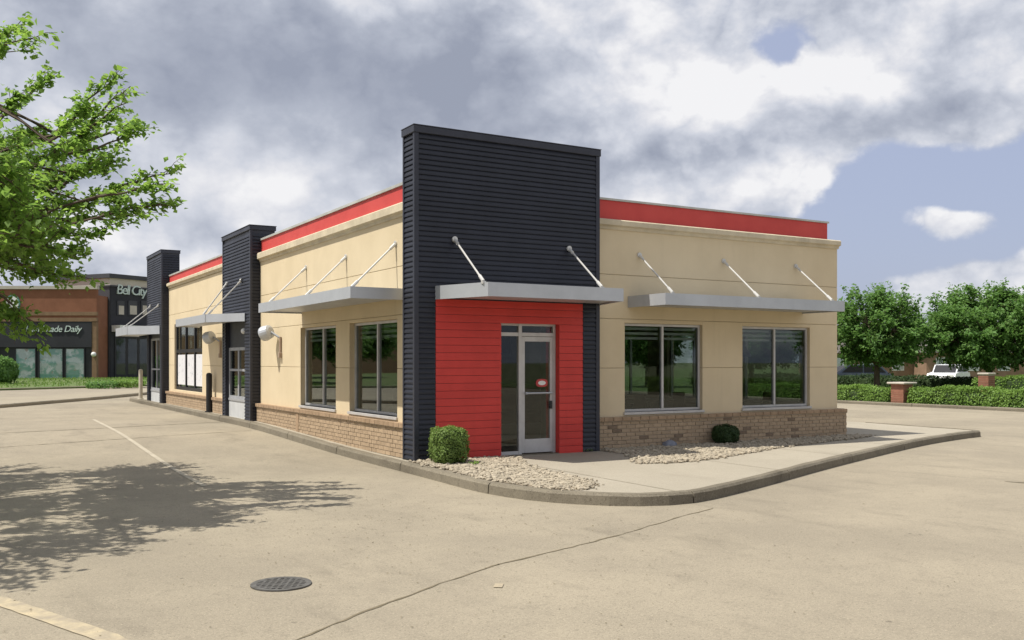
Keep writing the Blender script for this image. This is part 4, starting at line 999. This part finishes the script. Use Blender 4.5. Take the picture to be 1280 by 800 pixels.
# right-hand row
def round_tree(x, y, rx, rz, zc, label, ntips, lsize, trunk_h, group):
    ntips = int(ntips*1.15); trunk_h = 1.5
    b = Vector((x, y, gz(x, y)))
    hubs = [b+Vector((rx*.5*math.cos(a), rx*.5*math.sin(a), zc+rng.uniform(-.5, .9))) for a in [2*math.pi*k/7+rng.uniform(-.3, .3) for k in range(7)]]+[b+Vector((0, 0, zc+rz*.5))]
    tips = []
    lumps = [(Vector((rng.gauss(0, 1), rng.gauss(0, 1), rng.gauss(0, 1))).normalized(), rng.uniform(-.16, .13)) for _ in range(14)]
    for k in range(ntips):
        v = Vector((rng.gauss(0, 1), rng.gauss(0, 1), rng.gauss(.1, 1))).normalized(); amp = 1+sum(a*max(0, v.dot(l))**6 for l, a in lumps)
        q = v*amp*(rng.random()**.33)*.92; z = q.z*rz
        if z < -rz*.58: z = -rz*.58+rng.uniform(0, .4)
        tips.append(b+Vector((q.x*rx, q.y*rx, zc+z)))
    return tree('shade_tree', label, b, trunk_h, .17, hubs, tips, M['leaf_far'], (7, .8), 16, lsize*.78, group, .2)
G = 'shade trees beyond the hedge'
round_tree(36.4, 20.1, 2.75, 2.35, 3.20, 'shade tree with a single dark trunk just right of the restaurant corner', 210, .24, 1.9, G)
round_tree(41.6, 17.0, 3.7, 2.6, 3.25, 'widest shade tree at the right edge behind the low brick pillar', 300, .25, 1.9, G)
round_tree(44.5, 12.0, 3.4, 2.5, 3.2, 'shade tree cut off by the right edge of the view', 230, .25, 1.9, G)
round_tree(30.5, 21.8, 2.4, 2.2, 3.9, 'shade tree mostly hidden behind the restaurant corner', 170, .24, 1.9, G)
# the row goes on towards the street (seen mirrored in the front windows)
for i, (x, y) in enumerate(((36, -6), (33, -14), (38, -22), (31, -31))):
    c = copy_tree(bpy.data.objects['shade_tree' if i % 2 else 'shade_tree.001']); c.location = (x, y, 0); c.rotation_euler.z = 1.3*i+.7
    c['label'] = ('nearest', 'second', 'third', 'farthest')[i]+' shade tree of the row running on out of view past the right edge'
for i, (x, y) in enumerate(((35, 28), (33.5, 36), (30, 44), (-13, 43), (-19, 53))):
    c = copy_tree(bpy.data.objects['shade_tree' if i % 2 else 'shade_tree.001']); c.location = (x, y, gz(x, y)); c.rotation_euler.z = 1.1*i+.4
    c['label'] = ('nearest shade tree behind the restaurant, glimpsed through its front windows', 'middle shade tree behind the restaurant, glimpsed through its front windows', 'farthest shade tree behind the restaurant, glimpsed through its front windows', 'nearer shade tree out of view at left, mirrored in the side windows', 'farther shade tree out of view at left, mirrored in the side windows')[i]
# hedges
def hedge(x0, x1, y0, y1, h, label, mat, n, size, name='hedge', group=None):
    t = thing(name, label, 'hedge', ((x0+x1)/2, (y0+y1)/2, .05), group)
    m = MB(); ny = max(2, int((y1-y0)/.5)); vs = []; nx = 4
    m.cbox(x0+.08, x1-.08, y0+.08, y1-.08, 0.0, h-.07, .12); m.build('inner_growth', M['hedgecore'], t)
    C = []; A = [('f', (y1-y0)*h), ('t', (y1-y0)*(x1-x0)), ('b', (y1-y0)*h*.4), ('e', (x1-x0)*h)]; tot = sum(a for _, a in A)
    ph = [rng.uniform(0, 6) for _ in range(4)]
    def fn():
        r_ = rng.uniform(0, tot); y = rng.uniform(y0, y1); z = rng.uniform(.04, h)
        wv = .05*math.sin(y*1.7+ph[0])+.04*math.sin(y*4.1+ph[1])+.03*math.sin(y*9+z*6+ph[2])
        for kd, a in A:
            if r_ < a: break
            r_ -= a
        if kd == 'f': return Vector((x0+wv+.10*(z/h)**3, y, z+wv*(z/h))), Vector((-1, 0, .15))
        if kd == 't': return Vector((rng.uniform(x0+.05, x1-.05), y, h+wv+rng.uniform(-.02, .03))), Vector((0, 0, 1))
        if kd == 'b': return Vector((x1+wv, y, z)), Vector((1, 0, .1))
        return Vector((rng.uniform(x0, x1), y0+wv if rng.random() < .5 else y1+wv, z)), Vector((0, -1, .1))
    leaf_object('foliage', leaf_shell(fn, n, size, .03), mat, t)
hedge(26.15, 27.25, -4.0, 10.45, .70, 'long bright green clipped hedge right of the low brick pillar', M['leaf_hedge'], 22000, .085, group=None)
hedge(26.15, 27.25, -34.0, -4.2, .80, 'hedge running on beyond the right edge, mirrored in the front windows', M['leaf_hedge'], 16000, .12)
hedge(26.15, 27.25, 11.35, 20.0, .64, 'shorter green clipped hedge between the restaurant corner and the low brick pillar', M['leaf_hedge'], 11000, .085)
hedge(38.0, 39.4, 2.0, 15.6, .95, 'green hedge behind the right hand trees, under the widest crown', M['leaf_hedge'], 9000, .11)
hedge(40.5, 41.8, 17.5, 40, .86, 'dark low hedge in the shade behind the first tree', M['leaf_dark'], 10000, .12)
# brick piers
def pier(x, y, w, h, label, cap):
    t = thing('brick_pillar', label, 'pillar', (x, y, .05)); m = MB()
    z = 0.0; r_ = 0
    while z < h-.05:
        for k in range(4):
            o = .5*(r_ % 2)
            for j in range(3):
                m.cr = rng.random()
        m.cr = rng.random(); m.box(x-w/2+rng.uniform(-.004, .004), x+w/2+rng.uniform(-.004, .004), y-w/2+rng.uniform(-.004, .004), y+w/2, z+.003, z+.07); z += .078; r_ += 1
    m.build('brickwork', M['pierbrick'], t, kind='stuff')
    m = MB(); m.box(x-w/2+.012, x+w/2-.012, y-w/2+.012, y+w/2-.012, 0, h-.02); m.build('mortar_core', M['mortar'], t)
    m = MB(); m.cbox(x-w/2-cap, x+w/2+cap, y-w/2-cap, y+w/2+cap, h-.01, h+.07, .02); m.build('capstone', M['beigeband'], t)
pier(26.35, 10.9, .58, .86, 'low brick pillar with flat stone cap between two hedges', .12)
pier(30.3, 9.85, .45, 1.22, 'taller brick pillar standing behind the long hedge by a tree trunk', .03)
# ------------------------------------------------------------------ background right: cars and houses
def car(x, y, yaw, mat, label, cat='car'):
    t = thing('parked_car', label, cat, (x, y, .05), 'cars parked behind the hedges'); rot = Matrix.Rotation(yaw, 4, 'Z')
    L = 4.5; W = 1.8
    low = [(-2.2, .30), (-2.25, .62), (-2.1, .88), (-1.0, .98), (2.1, .95), (2.25, .75), (2.22, .30)]
    up = [(-1.25, .96), (-.55, 1.48), (1.45, 1.52), (2.05, .95)]
    def fin(m):
        m.v = [tuple((rot @ Vector(p))+Vector((x, y, .05))) for p in m.v]; return m
    m = MB(); m.prism(low, -W/2, W/2, 'y'); m.prism([(p[0], p[1]+.001) for p in up], -W/2+.12, W/2-.12, 'y'); fin(m).build('body', mat, t)
    g2 = MB()
    for sgn in (-1, 1):
        yy = sgn*(W/2-.118); g2.prism([(-1.0, 1.0), (-.48, 1.42), (.35, 1.44), (.35, 1.0)], min(yy, yy+sgn*.006), max(yy, yy+sgn*.006), 'y'); g2.prism([(.43, 1.0), (.43, 1.44), (1.38, 1.44), (1.85, 1.0)], min(yy, yy+sgn*.006), max(yy, yy+sgn*.006), 'y')
    g2.add([(-1.27, -.7, .99), (-1.27, .7, .99), (-.60, .7, 1.46), (-.60, -.7, 1.46)], [(0, 1, 2, 3)]); fin(g2).build('window', M['black'], t)
    for wx in (-1.4, 1.4):
        for wy in (-W/2+.08, W/2-.08):
            w = MB(); w.tube([(wx, wy-.1, .31), (wx, wy+.1, .31)], .31, 16); wo_ = fin(w).build('wheel', M['tyre'], t)
            r2 = MB(); yy = wy+(.101 if wy > 0 else -.101); r2.tube([(wx, yy-.006, .31), (wx, yy+.006, .31)], .19, 12); fin(r2).build('rim', M['alu'], wo_)
    for sgn in (-.6, .6):
        h_ = MB(); h_.cbox(-2.27, -2.15, sgn-.2, sgn+.2, .66, .82, .02); fin(h_).build('headlight', M['white'], t)
p = at(1186, 476, 66); car(p.x, p.y, R(22), M['carwhite'], 'white car glimpsed between the two brick pillars below the tree crowns')
p = at(1066, 476, 62); car(p.x, p.y, R(-30), M['carblue'], 'dark blue grey car glimpsed beside the restaurant corner behind the hedge')
def house(px, D_, w, label, h=2.6):
    p = at(px, HOR, D_); x, y = p.x, p.y; t = thing('brick_house', label, 'house', (x, y, 0)); dp = 8
    u = RGT; v = FWD
    def P(a, b, z): q = Vector((x, y, 0))+u*a+v*b; return (q.x, q.y, z)
    m = MB(); q = [P(-w/2, 0, 0)[:2], P(w/2, 0, 0)[:2], P(w/2, dp, 0)[:2], P(-w/2, dp, 0)[:2]]; m.prism(q, 0, h); m.build('wall', M['housebrick'], t)
    m = MB(); e = .5
    m.add([P(-w/2-e, -e, h), P(w/2+e, -e, h), P(w/2+e, dp+e, h), P(-w/2-e, dp+e, h), P(-w/2+2, dp/2, h+2), P(w/2-2, dp/2, h+2)], [(0, 1, 5, 4), (1, 2, 5), (2, 3, 4, 5), (3, 0, 4), (3, 2, 1, 0)]); m.build('roof', M['shingle'], t)
    for k in range(int(w//3)):
        a = -w/2+1.5+k*3
        wf = MB(); wf.add([P(a-.55, -.03, .9), P(a+.55, -.03, .9), P(a+.55, -.03, 2.1), P(a-.55, -.03, 2.1)], [(0, 1, 2, 3)]); wn_ = MB()
        q = [P(a-.6, -.04, 0)[:2], P(a+.6, -.04, 0)[:2], P(a+.6, .02, 0)[:2], P(a-.6, .02, 0)[:2]]; wn_.prism(q, .85, 2.15); o = wn_.build('window', M['white'], t)
        q = [P(a-.5, -.05, 0)[:2], P(a+.5, -.05, 0)[:2], P(a+.5, -.042, 0)[:2], P(a-.5, -.042, 0)[:2]]; m = MB(); m.prism(q, .95, 2.05); m.build('pane', M['farglass'], o)
house(1110, 95, 13, 'low brick house behind the first shade tree')
house(1255, 92, 15, 'low brick house behind the widest shade tree')
# ------------------------------------------------------------------ background left: shops
def frame_uv(p0, p1):
    a = Vector((p0[0], p0[1], 0)); b = Vector((p1[0], p1[1], 0)); u = (b-a).normalized(); n_ = Vector((u.y, -u.x, 0)); return a, u, n_, (b-a).length
# brick shop: front runs from far left to (2.02, 56.4)
SB_ = thing('brick_shop', 'red brick shop with black storefront and sign reading Handmade Daily at far left', 'shop', (-3, 58, .45))
A0, U, Nn, LL = frame_uv((-40.0, 80.77), (2.10, 56.43))
if Nn.dot(CAM-A0) < 0: Nn = -Nn
def WP(a, dd, z): q = A0+U*a+Nn*dd; return Vector((q.x, q.y, z))
def wbox(m, a0, a1, d0, d1, z0, z1):
    q = [WP(a0, d0, 0)[:2], WP(a1, d0, 0)[:2], WP(a1, d1, 0)[:2], WP(a0, d1, 0)[:2]]
    ar = sum(q[i][0]*q[(i+1) % 4][1]-q[(i+1) % 4][0]*q[i][1] for i in range(4))
    if ar < 0: q = q[::-1]
    return m.prism(q, z0, z1)
def px_a(px):            # distance along the shop front hit by the view ray through that column
    dv = (FWD+RGT*((px-640)/FPX)); # solve CAM + t dv = A0 + a U
    M2 = Matrix(((dv.x, -U.x), (dv.y, -U.y))); r_ = M2.inverted() @ Vector((A0.x-CAM.x, A0.y-CAM.y)); return r_[1], r_[0]
def pz(px, py): a, t_ = px_a(px); return CAM.z+t_*(HOR-py)/FPX
zb = .3
m = MB(); wbox(m, 0, LL, -3, -.30, zb, 6.3); m.build('wall', M['redbrickwall'], SB_)
zt = pz(60, 361.5)
m = MB(); wbox(m, 0, LL+.001, -.298, 0, pz(60, 400), zt); m.build('upper_wall', M['redbrickwall'], SB_)
for z_ in (pz(60, 392), pz(60, 399.5)):
    m = MB(); wbox(m, 0, LL+.03, -.2, .07, z_-.13, z_+.13); m.build('brick_band', M['brownbrick'], SB_)
m = MB(); wbox(m, 0, LL+.05, -.35, .1, zt+.002, zt+.22); m.build('coping', M['beigeband'], SB_)
a_r, _ = px_a(115.0); a_l, _ = px_a(10); 
m = MB(); wbox(m, a_r, LL, -.297, .02, zb, pz(60, 400)-.14); m.build('brick_pier', M['brownbrick'], SB_)
m = MB(); wbox(m, 0, px_a(-3)[0], -.297, .015, zb, pz(60, 400)-.14); m.build('brick_pier', M['brownbrick'], SB_)
m = MB(); wbox(m, px_a(-2.5)[0], a_r-.01, -.29, .05, pz(60, 434), pz(60, 402)-.0); m.build('sign_band', M['blackwall'], SB_)
m = MB(); wbox(m, px_a(-2.5)[0], a_r-.01, -.29, -.10, zb, pz(60, 434)-.002); m.build('storefront_wall', M['darkframe'], SB_)
for x0, x1 in ((19.5, 43.5), (49, 77.5), (82, 104.5)):
    a0, a1 = px_a(x0)[0], px_a(x1)[0]; z0_, z1_ = pz((x0+x1)/2, 474), pz((x0+x1)/2, 436)
    m = MB(); wbox(m, a0, a1, -.098, -.07, z0_, z1_); w_ = m.build('window', M['poster'], SB_)
    m = MB()
    for q0, q1, r0, r1 in ((a0-.08, a0, z0_-.08, z1_+.08), (a1, a1+.08, z0_-.08, z1_+.08), (a0, a1, z0_-.08, z0_), (a0, a1, z1_, z1_+.08)): wbox(m, q0, q1, -.098, -.02, r0, r1)
    m.build('frame', M['darkframe'], w_)
    m = MB(); wbox(m, a0, a1, -.05, -.045, z0_, z1_); m.build('pane', M['farglass'], w_)
ac, t_ = px_a(67); rotm = Matrix((( U.x, 0, Nn.x, 0), (U.y, 0, Nn.y, 0), (0, 1, 0, 0), (0, 0, 0, 1)))
text('Handmade Daily', .62, WP(ac, .08, pz(67, 411.5)), rotm, M['sign'], 'sign_lettering', SB_, .02, .25, .92)
ac, _ = px_a(18)
RS = thing('round_sign', 'round white sign with green rim hanging on the red brick shop', 'sign', WP(ac, .2, pz(18, 380)))
def disc(m, c, r_, d0, d1, sy=1.15):
    n = 24; q = []
    for dd in (d0, d1): q += [tuple(c+U*(r_*math.cos(2*math.pi*k/n))+Vector((0, 0, r_*sy*math.sin(2*math.pi*k/n)))+Nn*dd) for k in range(n)]
    return m.add(q, [list(range(n))[::-1], [n+k for k in range(n)]]+[(k, (k+1) % n, n+(k+1) % n, n+k) for k in range(n)])
c_ = WP(ac, .18, pz(18, 380))
disc(MB(), c_, .52, 0, .12).build('rim', M['signteal'], RS); disc(MB(), c_, .44, .121, .135).build('face', M['white'], RS)
disc(MB(), c_, .12, -.18, -.002, 1).build('mount', M['black'], RS)
t = thing('porch_lamp', 'small white round lamp on the brown end pier of the brick shop', 'wall light', WP(px_a(120)[0]-.1, .02, pz(120, 443)))
m = MB(); o_ = WP(px_a(120)[0]-.1, .14, pz(120, 443)); m.lathe(o_, [(.17*math.sin(a), -.17*math.cos(a)) for a in [.2+2.74*k/8 for k in range(9)]], 12); m.build('globe', M['white'], t, smooth=True)
m = MB(); q_ = WP(px_a(120)[0]-.1, .0, pz(120, 443)); m.tube([q_, o_], .05, 8); m.build('arm', M['black'], t)
# black corner shop
KS = thing('black_shop', 'tall black corner shop with pale cornice and pale lettering behind the farthest tower', 'shop', (4, 55, .45))
cor = at(138, 474, 66.8)
def blackside(p0, p1, zt_, mat, first):
    pass
pl_ = at(72, 474, 69.0); pr_ = at(235, 474, 72.8)
cx0 = Vector((cor.x, cor.y)); l0 = Vector((pl_.x, pl_.y)); r0_ = Vector((pr_.x, pr_.y)); back = (r0_+(l0-cx0))
zt_ = CAM.z+66.8*(HOR-342)/FPX
def face_uv(p, q):
    a = Vector((p.x, p.y, 0)); u = (Vector((q.x, q.y, 0))-a); L_ = u.length; u.normalize(); n_ = Vector((u.y, -u.x, 0))
    if n_.dot(CAM-a) < 0: n_ = -n_
    return a, u, n_, L_
footp = [cx0[:], r0_[:], back[:], l0[:]]
ar = sum(footp[i][0]*footp[(i+1) % 4][1]-footp[(i+1) % 4][0]*footp[i][1] for i in range(4))
if ar < 0: footp = footp[::-1]
m = MB(); m.prism(footp, .2, zt_-.05); m.build('wall', M['blackwall'], KS)
def grow(poly, e):
    c = Vector((sum(p[0] for p in poly)/4, sum(p[1] for p in poly)/4)); return [((Vector(p)-c)*(1+e/((Vector(p)-c).length))+c)[:] for p in poly]
m = MB(); m.prism(grow(footp, .06), zt_-.80, zt_-.30); m.build('cornice_band', M['beigeband'], KS)
m = MB(); m.prism(grow(footp, .26), zt_-.298, zt_); m.build('coping', M['charwall'], KS)
m = MB(); m.prism(grow(footp, .16), zt_-.90, zt_-.802); m.build('cornice_lip', M['charwall'], KS)
A2, U2, N2, L2 = face_uv(cx0, r0_)
A3, U3, N3, L3 = face_uv(cx0, l0)
def fbox(m, A, U_, N_, a0, a1, d0, d1, z0, z1):
    q = [(A+U_*a+N_*dd)[:2] for a, dd in ((a0, d0), (a1, d0), (a1, d1), (a0, d1))]
    ar = sum(q[i][0]*q[(i+1) % 4][1]-q[(i+1) % 4][0]*q[i][1] for i in range(4))
    return m.prism(q if ar > 0 else q[::-1], z0, z1)
def fa(A, U_, px):
    dv = (FWD+RGT*((px-640)/FPX)); M2 = Matrix(((dv.x, -U_.x), (dv.y, -U_.y))); r_ = M2.inverted() @ Vector((A.x-CAM.x, A.y-CAM.y)); return r_[1], r_[0]
def fz(A, U_, px, py): return CAM.z+fa(A, U_, px)[1]*(HOR-py)/FPX
m = MB(); fbox(m, A3, U3, N3, .03, L3, .002, .05, .3, zt_-.91); m.build('side_wall', M['charwall'], KS)
ac, _ = fa(A2, U2, 144.5); rot2 = Matrix(((U2.x, 0, N2.x, 0), (U2.y, 0, N2.y, 0), (0, 1, 0, 0), (0, 0, 0, 1)))
text('Bell City', .98, (A2+U2*ac+N2*.05)+Vector((0, 0, fz(A2, U2, 165, 363.5))), rot2, M['sign'], 'sign_lettering', KS, .05, .12, .80, 'LEFT')
for x0, x1 in ((146, 155), (160, 171), (176, 186)):
    a0, a1 = fa(A2, U2, x0)[0], fa(A2, U2, x1)[0]; z0_, z1_ = fz(A2, U2, (x0+x1)/2, 394), fz(A2, U2, (x0+x1)/2, 376)
    m = MB(); fbox(m, A2, U2, N2, a0, a1, .002, .06, z0_, z1_); w_ = m.build('window', M['charwall'], KS)
    m = MB(); fbox(m, A2, U2, N2, a0+.12, a1-.05, .061, .07, z0_+.05, z1_-.35); m.build('pane', M['beigeband'], w_)
a0, a1 = fa(A2, U2, 143)[0], fa(A2, U2, 200)[0]
z0_, z1_ = fz(A2, U2, 160, 474), fz(A2, U2, 160, 421)
m = MB(); fbox(m, A2, U2, N2, a0, a1, .002, .05, z0_, z1_); sf = m.build('storefront', M['darkframe'], KS)
for k in range(4):
    w_ = (a1-a0)/4; m = MB(); fbox(m, A2, U2, N2, a0+k*w_+.12, a0+(k+1)*w_-.12, .051, .06, z0_+.35, z1_-.15); m.build('pane', M['farglass'], sf)
m = MB(); fbox(m, A2, U2, N2, .1, a1, .002, .9, fz(A2, U2, 150, 415), fz(A2, U2, 150, 407)); m.build('awning', M['white'], KS)
# far-left bush and small plants at the shops
def bush(px, py, D_, rx, h, label, mat, n, size):
    p = at(px, py, D_); z = gz(p.x, p.y)+.06; t = thing('bush', label, 'bush', (p.x, p.y, z)); fn = superell((p.x, p.y, z+h*.5), rx, rx, h*.5, 2.4)
    leaf_object('foliage', leaf_shell(fn, n, size, .05), mat, t)
    m = MB(); m.tube([(p.x, p.y, z-.1), (p.x, p.y, z+h*.6)], [.06, .02], 6); m.build('stem', M['bark'], t)
bush(-2, 475, 54, .95, 1.5, 'rounded green bush in front of the brick shop at the left edge', M['leaf_far'], 2600, .2)
bush(160, 476, 52, .8, .36, 'low green bush on the verge below the black shop', M['leaf_hedge'], 900, .14)
bush(128, 478, 51, .8, .28, 'lowest dark bush on the verge at the end of the brick shop', M['leaf_far'], 800, .14)
# grass blades on the verge (reads as turf)
C = []; D = []; N = []; S = []
for k in range(7000):
    y = rng.uniform(38, 56); x = rng.uniform(-12, 8)
    if y < 37.3+.33*(x+14): continue
    a = rng.uniform(0, 6.28); C.append((x, y, gz(x, y)+.16)); D.append((rng.gauss(0, .3), rng.gauss(0, .3), 1)); N.append((math.cos(a), math.sin(a), .2)); S.append(rng.uniform(.06, .15))
leaf_object('grass', leaves(C, D, N, S, .4), M['leaf_hedge'], None)
